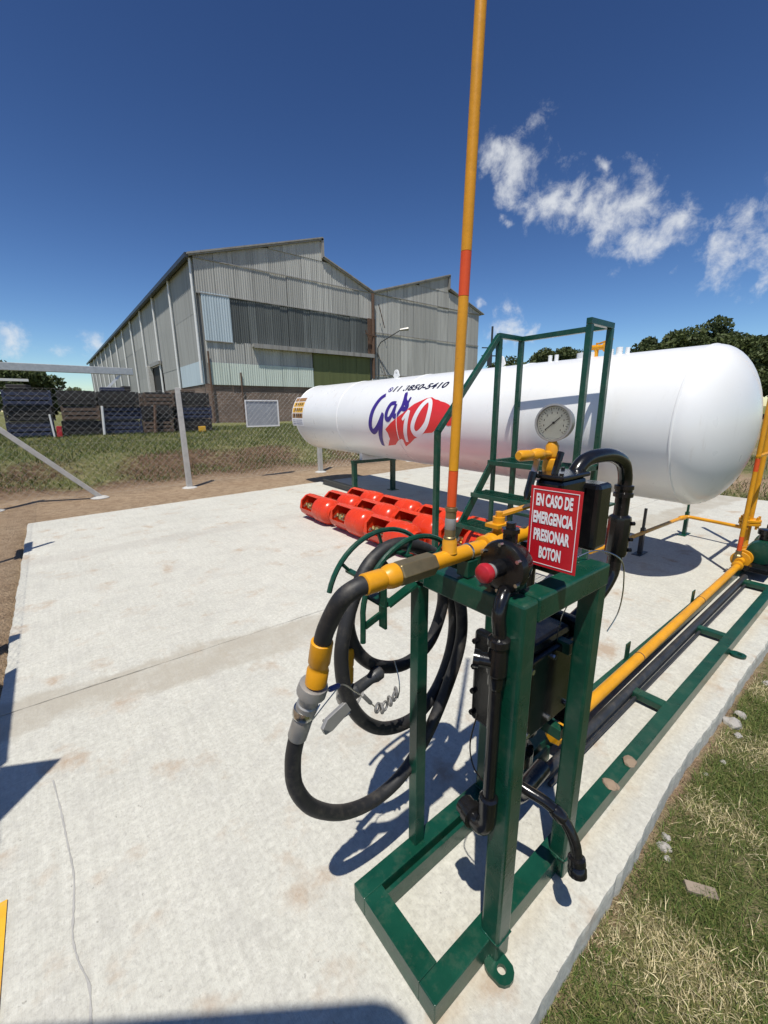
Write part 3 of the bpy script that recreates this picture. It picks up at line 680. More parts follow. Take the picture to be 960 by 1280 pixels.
for k, z in enumerate((.79, .525, .26)):
    x = FX - (PZ-z)/slope
    tr = sq('tread', (x-.11, YR+.012, z), (x-.11, YL-.012, z), .02, .04)
    for xx in (x+.11,): MB().bar((xx, YR+.012, z), (xx, YL-.012, z), .02, .04).build('tread_nosing', GREEN, tr, .002, 0)
    grating('tread_grating', x-.098, x+.098, YR+.014, YL-.014, z+.008, tr)
for y in (YL,):
    hx, hz = 2.654, 1.402
    sq('handrail', (hx, y, hz), (FX-.015, y, TZ-.005)); sq('rail_post', (hx, y, .06), (hx, y, hz+.01))
sq('platform_brace', (BX, YL, .5), (BX, YR, .5), .03, .03)

# ------------------------------------------------------------------ dispenser skid frame
sk = thing('dispenser_frame', 'dark green steel skid frame with four posts and long base rails', 'frame', (.9, .69, 0))
def rail(name, x0, x1, y0, y1, z0, z1, bev=.006, parent=sk): return MB().box(x0, x1, y0, y1, z0, z1).build(name, GREEN, parent, bev, 0)
rail('base_rail', .56, 6.2, .51, .572, .004, .08, .003)
rail('base_rail', .56, 5.6, .826, .885, .004, .08, .003)
rail('base_strip', .632, 1.6, .794, .808, .004, .074, .001)
rail('base_crossbar', .5605, .63, .5722, .8258, .003, .0797, .0012)
rail('rung', 2.33, 2.39, .574, .764, .02, .06); rail('rung', 3.44, 3.50, .574, .764, .02, .06); rail('rung', 4.72, 4.80, .574, .764, .02, .06)
for x in (2.60, 3.80): rail('pipe_bracket', x-.03, x+.03, .868, .876, .082, .19, .002)
TOPZ = 1.16
def post(x, y, w, z0=.081, z1=TOPZ-.001, bev=.008): return rail('post', x-w/2, x+w/2, y-w/2, y+w/2, z0, z1, bev)
post(.82, .515, .062, .0); post(1.19, .515, .058, .0); 
rail('post', .80, .842, .846, .884, .081, 1.08, .002)
post(1.19, .852, .05)
rail('top_beam', .8525, 1.219, .484, .546, 1.094, TOPZ); rail('top_beam', .80, 1.21, .822, .880, 1.094, TOPZ)
rail('top_beam', .789, .851, .5475, .8215, 1.092, TOPZ-.002); rail('top_beam', 1.161, 1.219, .5475, .8215, 1.093, TOPZ-.002)
rail('cross_strut', 1.175, 1.205, .556, .82, .84, .88, .002); rail('cross_strut', 1.175, 1.205, .556, .82, .52, .56, .002)
def weld(x, y, hw, z):
    ring = []
    for (ax, ay), (bx, by) in (((-1, -1), (1, -1)), ((1, -1), (1, 1)), ((1, 1), (-1, 1)), ((-1, 1), (-1, -1))):
        for i in range(9): t = i/9; ring.append((x+(ax+(bx-ax)*t)*hw, y+(ay+(by-ay)*t)*hw, z+random.uniform(-.001, .001)))
    MB().tube(ring, [random.uniform(.0028, .0048) for _ in ring], 6, closed=True).build('weld_bead', GREEN, sk, 0, 60)
weld(.82, .515, .0305, .082); weld(1.19, .515, .0285, .082); weld(1.19, .852, .0245, .082)
def tab(x, y, sgn):
    mb = MB(); n = 14; pts = [(.036*math.cos(R(a)), -.02+.036*math.sin(R(a)) if math.sin(R(a)) < 0 else .036*math.sin(R(a))*.9) for a in [i*360/n for i in range(n)]]
    hol = [(.013*math.cos(R(i*360/n)), -.02+.013*math.sin(R(i*360/n))) for i in range(n)]
    vs = [(x+p[0], y+p[1], z) for z in (.006, .018) for p in pts] ; h2 = [(x+p[0], y+p[1], z) for z in (.006, .018) for p in hol]
    fs = []
    for i in range(n):
        j = (i+1) % n; a, b = i, j; c, d = 2*n+i, 2*n+j
        fs += [(n+a, n+b, 3*n+j, 3*n+i), (a, 2*n+i, 2*n+j, b), (a, b, n+b, n+a), (2*n+i, 3*n+i, 3*n+j, 2*n+j)]
    mb.add(vs+h2, fs); mb.build('anchor_tab', GREEN, sk, 0, 0)
tab(.79, .486, 1); tab(3.33, .482, 1); tab(4.9, .482, 1)
# hose cradle: two bent rods with spacers, part of the frame
cradle = MB().bar((.72, .885, 1.03), (.72, 1.04, 1.03), .05, .006).build('hose_cradle', GREEN, sk, .001, 0)
def arc(cx, cz, r, a0, a1, y, n=20): return [(cx+r*math.cos(R(a0+(a1-a0)*i/n)), y, cz+r*math.sin(R(a0+(a1-a0)*i/n))) for i in range(n+1)]
MB().tube(arc(.805, 1.0, .215, 165, 30, 1.03), .0085, 8).build('cradle_rod', GREEN, cradle)
MB().tube([(.632, .905, .93), (.634, .905, 1.0)] + arc(.838, 1.01, .205, 175, 30, .905), .0085, 8).build('cradle_rod', GREEN, cradle)
for a in (140, 95, 55):
    x, z = .82+.19*math.cos(R(a)), 1.0+.165*math.sin(R(a))
    MB().bar((x, .89, z), (x, 1.04, z), .02, .008).build('cradle_spacer', GREEN, cradle, 0, 0)
    for yy, cx, rr in ((1.03, .805, .215), (.905, .838, .205)):
        MB().cyl((x, yy, z), (cx+rr*math.cos(R(a)), yy, 1.005+rr*math.sin(R(a))), .006, 6).build('cradle_pin', GREEN, cradle)
MB().bar((.64, .905, .98), (.70, .905, 1.0), .008, .02).bar((.70, .895, .96), (.70, .895, 1.09), .03, .008).build('cradle_bracket', GREEN, cradle, 0, 0)
MB().bar((.72, .895, 1.03), (.80, .86, 1.09), .04, .008).build('cradle_bracket', GREEN, cradle, 0, 0)

# ------------------------------------------------------------------ yellow delivery pipe with vent mast
PY, PZ2 = .69, 1.228
yp = thing('delivery_pipe', 'yellow delivery pipe with brass union and valve across the green frame', 'pipe', (.75, PY, 1.16))
MB().cyl((.692, PY, PZ2), (.90, PY, PZ2), .021, 20).build('pipe_run', YELLOW, yp); MB().cyl((1.02, PY, PZ2), (1.20, PY, PZ2), .021, 20).build('pipe_run', YELLOW, yp)
hx = MB().lathe([(.026, 0), (.030, .004), (.030, .112), (.026, .116)], frame((.580, PY, PZ2), (1, 0, 0), (0, .5, .87)), 6); hx.build('hex_union', BRONZE, yp, .002, 0)
fr = MB().lathe([(.021, -.08), (.0245, -.078), (.0245, -.03), (.0215, -.025), (.027, -.015), (.029, -.005), (.029, .010), (.026, .0135)], frame((.566, PY, PZ2), (1, 0, 0)), 20); fr.build('hose_ferrule', YELLOW, yp)
MB().lathe([(.015, -.01), (.0205, .0), (.0185, .004), (.0185, .03), (.0165, .033), (.0165, .036)], frame((.757, PY, PZ2+.015), (0, 0, 1)), 20).build('tee_branch', YELLOW, yp)
bv = MB().lathe([(.022, .89), (.030, .892), (.030, .91), (.026, .912), (.034, .935), (.037, .957), (.034, .98), (.026, 1.0), (.030, 1.002), (.030, 1.02), (.022, 1.022)], frame((0, PY, PZ2), (1, 0, 0)), 16)
bv.cyl((.957, PY, PZ2+.03), (.957, PY, PZ2+.075), .017, 12).box(.925, .99, PY-.022, PY+.022, PZ2+.048, PZ2+.058); vb = bv.build('valve_body', YELLOW, yp)
MB().bar((.957, PY, PZ2+.08), (1.14, PY-.005, PZ2+.088), .022, .007).cyl((.957, PY, PZ2+.06), (.957, PY, PZ2+.09), .01, 8).build('lever_handle', YELLOW, vb)
MB().lathe([(.0212, 0), (.0235, .001), (.0235, .005), (.0212, .006)], frame((.825, PY, PZ2), (1, 0, 0)), 20, caps=False).build('clamp_band', STEEL, yp)
# supports under the pipe
MB().bar((.83, PY, 1.162), (.83, PY, 1.209), .04, .04).build('pipe_saddle', GREEN, yp, .002, 0)
MB().bar((1.185, PY, 1.162), (1.185, PY, 1.209), .04, .04).build('pipe_saddle', GREEN, yp, .002, 0)

mast = thing('vent_mast', 'tall yellow vent mast with orange bands rising above the frame', 'mast', (.757, PY, 1.27))
def mp(z): return (.757 + (z-1.3)*.033, PY + (z-1.3)*-.004, z)
MD_ = Vector(mp(2.))-Vector(mp(1.))
MB().lathe([(.013, 0), (.0155, .002), (.0155, .010), (.0137, .012), (.0137, .076), (.0155, .078), (.0155, .086), (.012, .088)], frame(mp(1.274), MD_), 18).build('coupling', BRONZE, mast)
MB().lathe([(.0138, 0.03), (.0142, .031), (.0142, .058), (.0138, .059)], frame(mp(1.274), MD_), 18, caps=False).build('coupling_label', ALLOY, mast)
for z0, z1, mt in ((1.3625, 1.452, ORANGE), (1.452, 1.842, YELLOW), (1.842, 1.932, ORANGE), (1.932, 2.75, YELLOW), (2.75, 2.85, ORANGE), (2.85, 3.5, YELLOW)):
    MB().cyl(mp(z0+.0005), mp(z1-.0005), .0118, 20).build('mast_band', mt, mast)

# ------------------------------------------------------------------ hose with breakaway coupling and nozzle
hose = thing('filling_hose', 'coiled black filling hose hanging from the green frame', 'hose', (.6, .9, .36))
HR = .0215
MB().tube(catmull([(.50, .69, 1.228), (.465, .695, 1.222), (.438, .71, 1.196), (.424, .75, 1.12), (.423, .772, 1.07)], 8), HR, 16).build('hose_lead', RUBBER, hose)
A1 = [(.378,.84,.80),(.367,.855,.715),(.374,.865,.611),(.425,.87,.503),(.53,.88,.402),(.656,.885,.36),(.782,.89,.38),(.905,.9,.468),(1.014,.91,.611),(1.084,.92,.744),(1.097,.93,.867),(1.063,.94,1.0),(.996,.95,1.096),(.887,.955,1.164),(.789,.96,1.184),(.695,.955,1.146),(.631,.945,1.062),(.585,.935,.96),(.57,.93,.873),(.583,.925,.759),(.639,.925,.644),(.736,.93,.557),(.872,.94,.521),(.998,.955,.568),(1.086,.968,.69),(1.112,.98,.832),(1.075,.99,.987),(1.002,.995,1.085),(.892,1.0,1.15),(.776,1.0,1.14),(.681,.995,1.063),(.636,.99,.969),(.66,.985,.857),(.739,.985,.766),(.863,.985,.719),(.981,.985,.753),(1.045,.985,.861),(1.05,.985,.96),(1.0,.985,1.04),(.90,.98,1.09)]
MB().tube(catmull(A1, 6), HR, 16).build('hose_coil', RUBBER, hose)
MB().tube(catmull([(.80, 1.0, 1.105), (.72, 1.01, 1.07), (.665, 1.01, 1.0), (.64, 1.0, .92), (.625, .99, .868)], 6), HR*.95, 16).build('hose_tail', RUBBER, hose)
def along(p0, p1, prof, n=18): 
    p0, p1 = Vector(p0), Vector(p1); d = p1-p0; return MB().lathe([(r, t*d.length) for r, t in prof], frame(p0, d), n)
along((.423, .77, 1.079), (.411, .79, .96), [(.0225, 0), (.0265, .02), (.0265, .48), (.0235, .52), (.0235, .62), (.0265, .66), (.0265, .98), (.0225, 1)]).build('ferrule', YELLOW, hose)
bk = along((.409, .795, .958), (.377, .842, .79), [(.026, 0), (.035, .01), (.037, .08), (.037, .16), (.027, .22), (.024, .34), (.027, .36), (.027, .48), (.0225, .5), (.0225, .55), (.025, .57), (.025, .98), (.0225, 1)]); bk.build('breakaway_coupling', ALLOY, hose)
along((.392, .818, .885), (.388, .822, .862), [(.0272, 0), (.0285, .2), (.0285, .8), (.0272, 1)]).build('clamp_band', STEEL, hose)
along((.626, .99, .876), (.606, .97, .77), [(.0225, 0), (.026, .03), (.026, .5), (.0235, .54), (.026, .6), (.026, .97), (.0225, 1)]).build('ferrule', YELLOW, hose)
nz_ = thing('filling_nozzle', 'grey filling nozzle with black grip at the end of the hose', 'nozzle', (.59, .95, .72))
along((.606, .968, .772), (.588, .952, .715), [(.022, 0), (.026, .2), (.026, .8), (.02, 1)]).build('swivel', ALLOY, nz_)
along((.57, .945, .735), (.70, .95, .760), [(.018, 0), (.024, .1), (.024, .45), (.019, .5), (.017, .9), (.02, 1)]).build('barrel', DARKPIPE, nz_)
along((.70, .95, .76), (.735, .952, .766), [(.021, 0), (.023, .2), (.023, .8), (.016, 1)]).build('spout_cap', DARKPIPE, nz_)
lv = MB(); lv.prism([(-.005, -.016), (.10, -.024), (.125, -.010), (.125, .012), (.10, .02), (-.005, .016)], frame((.60, .925, .742), (.1, -1, .15), (-.95, -.1, -.30)), .014); lv.build('lever', ALLOY, nz_, .002, 0)
MB().tube(catmull([(.66, .94, .75), (.60, .915, .715), (.53, .92, .70), (.50, .93, .715)], 5), .004, 6).build('lever_guard', ALLOY, nz_)
ch = thing('safety_cable', 'thin steel pull cable with shackles hanging from the coupling', 'cable', (.6, .87, .70))
MB().tube(catmull([(.42, .80, .915), (.47, .815, .905), (.527, .85, .868), (.57, .86, .82), (.607, .87, .776), (.65, .876, .72)], 6), .0022, 6).build('wire', STEEL, ch)
MB().tube(catmull([(.43, .81, .88), (.40, .80, .855), (.45, .82, .865), (.50, .84, .875)], 6), .0018, 6).build('wire', STEEL, ch)
MB().tube(catmull([(.772, .93, .80), (.765, .90, .76), (.757, .885, .725), (.745, .88, .70)], 5), .002, 6).build('wire', STEEL, ch)
for p0, p1 in (((.60, .868, .79), (.635, .874, .74)),): along(p0, p1, [(.005, 0), (.0065, .1), (.0065, .9), (.005, 1)], 10).build('crimp', ALLOY, ch)
along((.46, .812, .907), (.50, .833, .888), [(.006, 0), (.0075, .1), (.0075, .9), (.006, 1)], 10).build('crimp', paint('blue_tape', (.04, .07, .25), .5), ch)
for c, rz_ in (((.662, .878, .708), 20), ((.676, .876, .700), 75), ((.692, .88, .698), 10), ((.712, .88, .706), 80), ((.732, .88, .714), 20), ((.742, .885, .722), 70)):
    ri = [(c[0]+.012*math.cos(t)*math.cos(R(rz_)), c[1]+.012*math.cos(t)*math.sin(R(rz_)), c[2]+.015*math.sin(t)) for t in [i*math.pi/5 for i in range(10)]]
    MB().tube(ri, .0042, 6, closed=True).build('shackle', ALLOY, ch)

# ------------------------------------------------------------------ emergency button, sign
bt = thing('emergency_button', 'black explosion-proof button box with red mushroom button', 'button', (.86, .565, 1.16))
BYc, BZc = .565, 1.228
MB().lathe([(.05, .80), (.062, .803), (.066, .81), (.066, .820), (.056, .826), (.054, .85), (.046, .868), (.03, .874)], frame((0, BYc, BZc), (1, 0, 0)), 28).build('housing', BLACK, bt)
MB().box(.812, .875, .535, .60, 1.161, 1.18).build('mounting_foot', BLACK, bt, .003, 0)
for a in range(30, 390, 60): MB().cyl((.792, BYc+.058*math.cos(R(a)), BZc+.058*math.sin(R(a))), (.805, BYc+.058*math.cos(R(a)), BZc+.058*math.sin(R(a))), .005, 6).build('bolt', STEEL, bt)
MB().lathe([(.02, .765), (.021, .766), (.021, .80), (.026, .801)], frame((0, BYc, BZc), (1, 0, 0)), 20).build('button_collar', BLACK, bt)
MB().lathe([(.0185, .757), (.0185, .767)], frame((0, BYc, BZc), (1, 0, 0)), 20).build('button_ring', ALLOY, bt)
MB().lathe([(.002, .727), (.012, .7285), (.021, .733), (.0245, .742), (.0225, .752), (.014, .757)], frame((0, BYc, BZc), (1, 0, 0)), 24).build('mushroom_head', REDPL, bt)
MB().cyl((.848, .575, 1.28), (.848, .575, 1.305), .018, 14).cyl((.848, .575, 1.305), (.848, .575, 1.315), .023, 6).cyl((.848, .575, 1.315), (.848, .575, 1.33), .012, 10).build('gland', BLACK, bt)

cdt = thing('black_conduit', 'black conduit running down the front post from the button box', 'conduit', (.765, .53, .45))
CXc, CYc = .769, .533
MB().tube(catmull([(.83, .56, 1.175), (.79, .545, 1.165), (.766, .536, 1.13), (CXc, CYc, 1.08)], 6), .017, 12).build('conduit_bend', BLACK, cdt)
MB().cyl((CXc, CYc, 1.085), (CXc, CYc, .53), .0165, 14).build('conduit_tube', BLACK, cdt)
along((CXc, CYc, 1.07), (CXc, CYc, .93), [(.018, 0), (.027, .04), (.027, .16), (.023, .2), (.025, .4), (.025, .7), (.021, .74), (.021, .95), (.018, 1)]).build('seal_fitting', BLACK, cdt)
MB().cyl((CXc, CYc, 1.0), (.735, .575, 1.005), .019, 12).cyl((.741, .566, 1.004), (.733, .578, 1.005), .023, 14).build('seal_plug', BLACK, cdt)
along((CXc, CYc, .60), (CXc, CYc, .54), [(.02, 0), (.025, .1), (.025, .9), (.02, 1)]).build('coupling', BLACK, cdt)
MB().tube(catmull([(CXc, CYc, .545), (CXc, CYc+.002, .51), (.765, .55, .487), (.775, .585, .48)], 6), .024, 14).build('elbow', BLACK, cdt)
along((.772, .575, .482), (.785, .625, .478), [(.026, 0), (.034, .05), (.034, .5), (.029, .55), (.029, 1)], 12).build('union_nut', BLACK, cdt)
MB().tube(catmull([(.79, .6, .80), (.765, .60, .72), (.77, .59, .65), (.775, .56, .62)], 6), .0022, 6).build('wire', BLACK, cdt)

sg = thing('emergency_sign', 'red emergency sign with white lettering beside the button box', 'sign', (.905, .5, 1.217), rz=0)
def spt(u, v, d=0):     # sign coordinates in metres, u to the reader's right, v up
    return (.905 - d + u*.05, .5635 - u, 1.217 + v)
SW, SH = .126, .200
def quad_box(u0, u1, v0, v1, d0, d1): 
    mb = MB(); vs = [spt(u, v, d) for d in (d0, d1) for v in (v0, v1) for u in (u0, u1)]
    return mb.add(vs, [(0, 2, 3, 1), (4, 5, 7, 6), (0, 1, 5, 4), (2, 6, 7, 3), (0, 4, 6, 2), (1, 3, 7, 5)])
quad_box(0, SW, 0, SH, -.002, 0).build('panel', SIGNRED, sg, .0006, 0)
for u0, u1, v0, v1 in ((.007, .0085, .007, SH-.007), (SW-.0085, SW-.007, .007, SH-.007), (.0085, SW-.0085, .007, .0085), (.0085, SW-.0085, SH-.0085, SH-.007)):
    quad_box(u0, u1, v0, v1, .0003, .0008).build('border', WHITEPL, sg, 0, 0)
for i, (tx, w) in enumerate((('EN CASO DE', .090), ('EMERGENCIA', .099), ('PRESIONAR', .090), ('BOTON', .055))):
    tv, tf_ = text_mesh(tx, .05, 1, 0, .0022, 1.0); x0 = min(v[0] for v in tv); x1 = max(v[0] for v in tv); y1 = max(v[1] for v in tv); y0 = min(v[1] for v in tv)
    kx = w/(x1-x0); ky = .031/(y1-y0); v0 = SH-.0165-.031-i*.0435
    mb = MB(); mb.add([spt(SW/2 - w/2 - .002 + (v[0]-x0)*kx, v0+(v[1]-y0)*ky, .0009) for v in tv], tf_); mb.build('lettering', WHITEPL, sg, 0, 0)
MB().cyl((.893, .558, 1.224), (.905, .558, 1.224), .0065, 8).build('fixing_bolt', STEEL, sg)

# ------------------------------------------------------------------ pressure gauge on its yellow stack
ga = thing('pressure_gauge', 'round steel pressure gauge with white dial on a yellow fitting', 'gauge', (1.205, .69, 1.26))
gc = Vector((1.205, .69, 1.555)); gn = Vector((-.985, -.17, .05)).normalized()
gxv = Vector((0, 0, 1)).cross(gn).normalized()
GM = frame(gc, gn, gxv) @ Matrix.Scale(.92, 4)
MB().lathe([(.045, -.035), (.056, -.03), (.058, -.01), (.058, .004), (.061, .006), (.061, .014), (.055, .0145), (.053, .008)], GM, 40, caps=False).build('case', ALLOY, ga)
MB().lathe([(.045, -.034), (.001, -.036)], GM, 40, caps=False).build('case_back', STEEL, ga)
dl = MB().lathe([(.0001, .006), (.0535, .006)], GM, 40, caps=False).build('dial', DIAL, ga)
gp = lambda a, r, z: GM @ Vector((r*math.cos(R(a)), r*math.sin(R(a)), z))
for i in range(28):
    a = -45 + 270*i/27; l = .009 if i % 3 == 0 else .005
    MB().bar(gp(a, .049-l, .0068), gp(a, .049, .0068), .0013, .0006, gn).build('tick_mark', LABELK, dl, 0, 0)
for i in range(10):
    a = -45+30*i
    q = gp(a, .033, .0068); MB().bar(q-Vector((0, 0, .0028)), q+Vector((0, 0, .0028)), .002, .0005, gn).build('numeral_mark', LABELK, dl, 0, 0)
MB().bar(gp(222, .035, .0085), gp(42, .026, .0085), .0022, .001, gn).lathe([(.004, .0075), (.004, .0105)], GM, 10).build('needle', LABELK, ga, 0, 0)
gl, nt, b = new_mat('gauge_glass'); b.inputs['Transmission Weight'].default_value = 1; b.inputs['Roughness'].default_value = .03; b.inputs['IOR'].default_value = 1.05; b.inputs['Base Color'].default_value = (1, 1, 1, 1)
MB().lathe([(.0001, .0125), (.0545, .0125)], GM, 32, caps=False).build('glass', gl, ga)
along((1.205, .69, 1.25), (1.205, .69, 1.50), [(.016, 0), (.016, .42), (.022, .44), (.022, .56), (.017, .58), (.024, .62), (.026, .7), (.024, .78), (.016, .8), (.02, .82), (.02, .95), (.012, 1)], 12).build('fitting_stack', YELLOW, ga)
bv2 = along((1.19, .69, 1.462), (1.03, .69, 1.468), [(.011, 0), (.011, .2), (.017, .25), (.02, .4), (.017, .55), (.012, .6), (.016, .65), (.016, .95), (.011, 1)], 12).build('ball_valve', YELLOW, ga)
MB().bar((1.10, .672, 1.455), (1.055, .665, 1.365), .018, .006, (1, 0, 0)).build('lever_arm', STEEL, bv2)
MB().tube([(1.075, .667, 1.42), (1.05, .665, 1.36), (1.045, .664, 1.345)], [.011, .011, .007], 8).build('lever_grip', BLACK, bv2)
MB().tube([(1.15, .63, 1.475), (1.12, .63, 1.40), (1.115, .63, 1.375)], [.010, .010, .007], 8).build('lever_grip', BLACK, bv2)

# ------------------------------------------------------------------ black control boxes, gooseneck, meter
cbx = thing('control_box', 'black metal control box on top of the frame behind the sign', 'box', (1.25, .62, 1.165))
MB().box(1.09, 1.235, .585, .67, 1.165, 1.40).build('housing', BLACK, cbx, .012, 0)
MB().box(1.085, 1.24, .58, .675, 1.402, 1.415).build('lid', BLACK, cbx, .004, 0)
MB().box(1.255, 1.345, .555, .70, 1.165, 1.375).build('housing', BLACK, cbx, .014, 0)
for x, y in ((1.10, .595), (1.225, .595), (1.10, .66), (1.225, .66)): MB().cyl((x, y, 1.415), (x, y, 1.422), .006, 6).build('bolt', BLACK, cbx)
MB().box(1.345, 1.39, .58, .62, 1.235, 1.265).cyl((1.39, .60, 1.25), (1.40, .60, 1.25), .02, 10).build('hinge_lug', BLACK, cbx, .003, 0)
MB().bar((1.34, .64, 1.27), (1.52, .64, 1.27), .05, .008).build('side_bracket', GREEN, cbx, .001, 0)

gn_ = thing('gooseneck_pipe', 'glossy black gooseneck pipe arching over behind the red sign', 'pipe', (1.58, .62, .05))
GP = [(1.265, .645, 1.37), (1.275, .643, 1.405), (1.32, .638, 1.438), (1.40, .63, 1.447), (1.48, .625, 1.440), (1.55, .62, 1.412), (1.585, .62, 1.36), (1.588, .62, 1.31)]
MB().tube(catmull(GP, 7), .0235, 18).build('bend', BLACK, gn_)
MB().cyl((1.588, .62, 1.315), (1.588, .62, 1.04), .0245, 18).build('riser', BLACK, gn_)
MB().tube(catmull([(1.588, .62, 1.05), (1.58, .622, .99), (1.53, .63, .93), (1.46, .645, .88), (1.38, .66, .84), (1.30, .67, .82)], 7), .0245, 16).build('lower_bend', BLACK, gn_)
along((1.588, .62, 1.33), (1.588, .62, 1.285), [(.028, 0), (.032, .05), (.032, .35), (.029, .4), (.029, .6), (.033, .65), (.033, .95), (.026, 1)]).build('socket', BLACK, gn_)
along((1.588, .62, 1.22), (1.588, .62, 1.06), [(.027, 0), (.036, .04), (.038, .1), (.038, .9), (.034, .97), (.026, 1)], 10).build('union', BLACK, gn_)
for z in (1.19, 1.13, 1.09): MB().cyl((1.60, .585, z), (1.61, .578, z), .008, 6).build('bolt', BLACK, gn_)
mtb = thing('flow_meter', 'black cast flow meter bolted inside the green frame', 'meter', (1.1, .69, .45))
MB().box(.99, 1.275, .60, .74, .56, .90).build('body', BLACK, mtb, .02, 0)
MB().box(.955, .988, .59, .755, .60, .925).build('end_flange', BLACK, mtb, .01, 0)
MB().box(1.277, 1.312, .575, .78, .50, .915).build('end_flange', BLACK, mtb, .01, 0)
MB().box(1.01, 1.25, .578, .599, .60, .87).build('cover_plate', BLACK, mtb, .006, 0)
for z in (.63, .71, .80, .89):
    for x0_, x1_, y in ((.943, .955, .745), (.943, .955, .61), (1.312, 1.325, .595)):
        MB().cyl((x0_, y, z), (x1_, y, z), .009, 6).build('bolt', BLACK, mtb)
for x in (1.0, 1.12, 1.23):
    for z in (.63, .85): MB().cyl((x, .578, z), (x, .568, z), .009, 6).build('bolt', STEEL, mtb)
along((1.12, .69, .56), (1.12, .69, .40), [(.06, 0), (.075, .05), (.075, .2), (.05, .25), (.05, .7), (.07, .75), (.07, 1)]).build('outlet_flange', BLACK, mtb)
for a in range(0, 360, 60): MB().cyl((1.12+.06*math.cos(R(a)), .69+.06*math.sin(R(a)), .40), (1.12+.06*math.cos(R(a)), .69+.06*math.sin(R(a)), .455), .008, 6).build('bolt', BLACK, mtb)
MB().tube(catmull([(1.12, .69, .40), (1.12, .69, .30), (1.14, .69, .22), (1.22, .70, .16), (1.40, .72, .14)], 6), .035, 14).build('inlet_pipe', BLACK, mtb)
MB().cyl((1.12, .69, .92), (1.12, .69, 1.20), .026, 14).build('outlet_pipe', BLACK, mtb)

dr = thing('drain_pipe', 'short black bent pipe ending over the concrete kerb', 'pipe', (1.04, .45, .25))
DP = [(.985, .66, .45), (1.0, .57, .437), (1.025, .50, .42), (1.042, .45, .385), (1.045, .415, .335), (1.038, .398, .285)]
MB().tube(catmull(DP, 7), .0165, 14).build('bend', BLACK, dr)
along((1.04, .402, .298), (1.033, .39, .245), [(.018, 0), (.025, .05), (.026, .35), (.021, .4), (.024, .5), (.027, .6), (.027, .95), (.018, 1)], 14).build('end_fitting', BLACK, dr)
along((1.03, .483, .412), (1.042, .452, .388), [(.018, 0), (.021, .2), (.021, .8), (.018, 1)], 14).build('coupling', BLACK, dr)
wr = MB().tube(catmull([(1.16, .56, 1.17), (1.23, .53, 1.185), (1.30, .49, 1.15), (1.32, .48, 1.07), (1.31, .48, .98), (1.27, .49, .92)], 8), .0022, 6).build('loose_wire', STEEL)
tag(wr, 'thin pale wire looped over the frame beam by the sign', 'wire')
wr2 = MB().tube(catmull([(1.13, .535, 1.08), (1.12, .56, 1.0), (1.14, .58, .92), (1.16, .59, .88)], 8), .0016, 6).build('loose_wire', STEEL)
tag(wr2, 'thin wire hanging down below the frame beam', 'wire')

# ------------------------------------------------------------------ supply pipes along the skid
sp = thing('supply_pipe', 'long yellow supply pipe running along the skid to the pump', 'pipe', (3.0, .79, .1))
along((1.66, .79, .125), (4.93, .835, .125), [(.029, 0), (.029, 1)], 20).build('pipe_run', YELLOW, sp)
along((1.60, .79, .125), (1.68, .79, .125), [(.03, 0), (.042, .1), (.042, .9), (.03, 1)], 6).build('hex_union', YELLOW, sp)
for x in (2.60, 3.80): MB().lathe([(.029, 0), (.0315, .001), (.0315, .006), (.029, .007)], frame((x, .79+(x-1.66)*.0138, .125), (1, 0, 0)), 20, caps=False).build('clamp_band', RUST, sp)
rp = thing('return_pipe', 'black return pipe laid beside the yellow supply pipe', 'pipe', (3.0, .73, .06))
along((1.45, .742, .05), (4.9, .762, .05), [(.024, 0), (.024, 1)], 16).build('pipe_run', DARKPIPE, rp)
along((1.45, .706, .03), (4.9, .722, .03), [(.010, 0), (.010, 1)], 12).build('conduit', DARKPIPE, rp)

pv = thing('pump_valve', 'yellow flanged valve assembly at the end of the supply pipe', 'valve', (4.98, .84, .1))
along((4.90, .835, .13), (4.96, .836, .14), [(.035, 0), (.045, .1), (.045, .5), (.033, 1)]).build('socket', YELLOW, pv)
for x in (5.0, 5.10, 5.28, 5.36): along((x, .838, .17), (x+.022, .838, .17), [(.075, 0), (.078, .1), (.078, .9), (.075, 1)], 24).build('flange', YELLOW, pv)
along((4.96, .838, .16), (5.42, .838, .18), [(.035, 0), (.04, .1), (.055, .3), (.065, .5), (.055, .7), (.04, .9), (.035, 1)]).build('valve_body', YELLOW, pv)
along((5.0, .86, .14), (5.0, .86, .26), [(.028, 0), (.034, .1), (.034, .6), (.024, .7), (.024, 1)], 8).build('riser_socket', BRONZE, pv)
ra = thing('riser_pipe', 'yellow riser pipe with orange bands rising from the valve, nearest of the pair', 'pipe', (5.0, .86, .26))
for z0, z1, mt in ((.26, .40, ORANGE), (.40, 1.02, YELLOW), (1.02, 1.14, ORANGE), (1.14, 2.4, YELLOW)):
    MB().cyl((5.0+(z0-.26)*.0, .86, z0), (5.0, .86, z1-.001), .019, 14).build('pipe_band', mt, ra)
rb = thing('riser_pipe', 'yellow flanged riser pipe standing behind the orange-banded riser', 'pipe', (6.06, 1.0, .1))
MB().cyl((6.06, 1.0, .05), (6.06, 1.0, 2.3), .026, 14).build('pipe_run', YELLOW, rb)
for z in (.30, .335): along((6.06, 1.0, z), (6.06, 1.0, z+.028), [(.095, 0), (.1, .1), (.1, .9), (.095, 1)], 24).build('flange', YELLOW, rb)
for a in range(0, 360, 60): MB().cyl((6.06+.08*math.cos(R(a)), 1.0+.08*math.sin(R(a)), .26), (6.06+.08*math.cos(R(a)), 1.0+.08*math.sin(R(a)), .40), .012, 6).build('bolt', YELLOW, rb)
MB().box(4.98, 6.1, .84, .875, 1.15, 1.17).build('riser_clamp', YELLOW, rb, .002, 0)

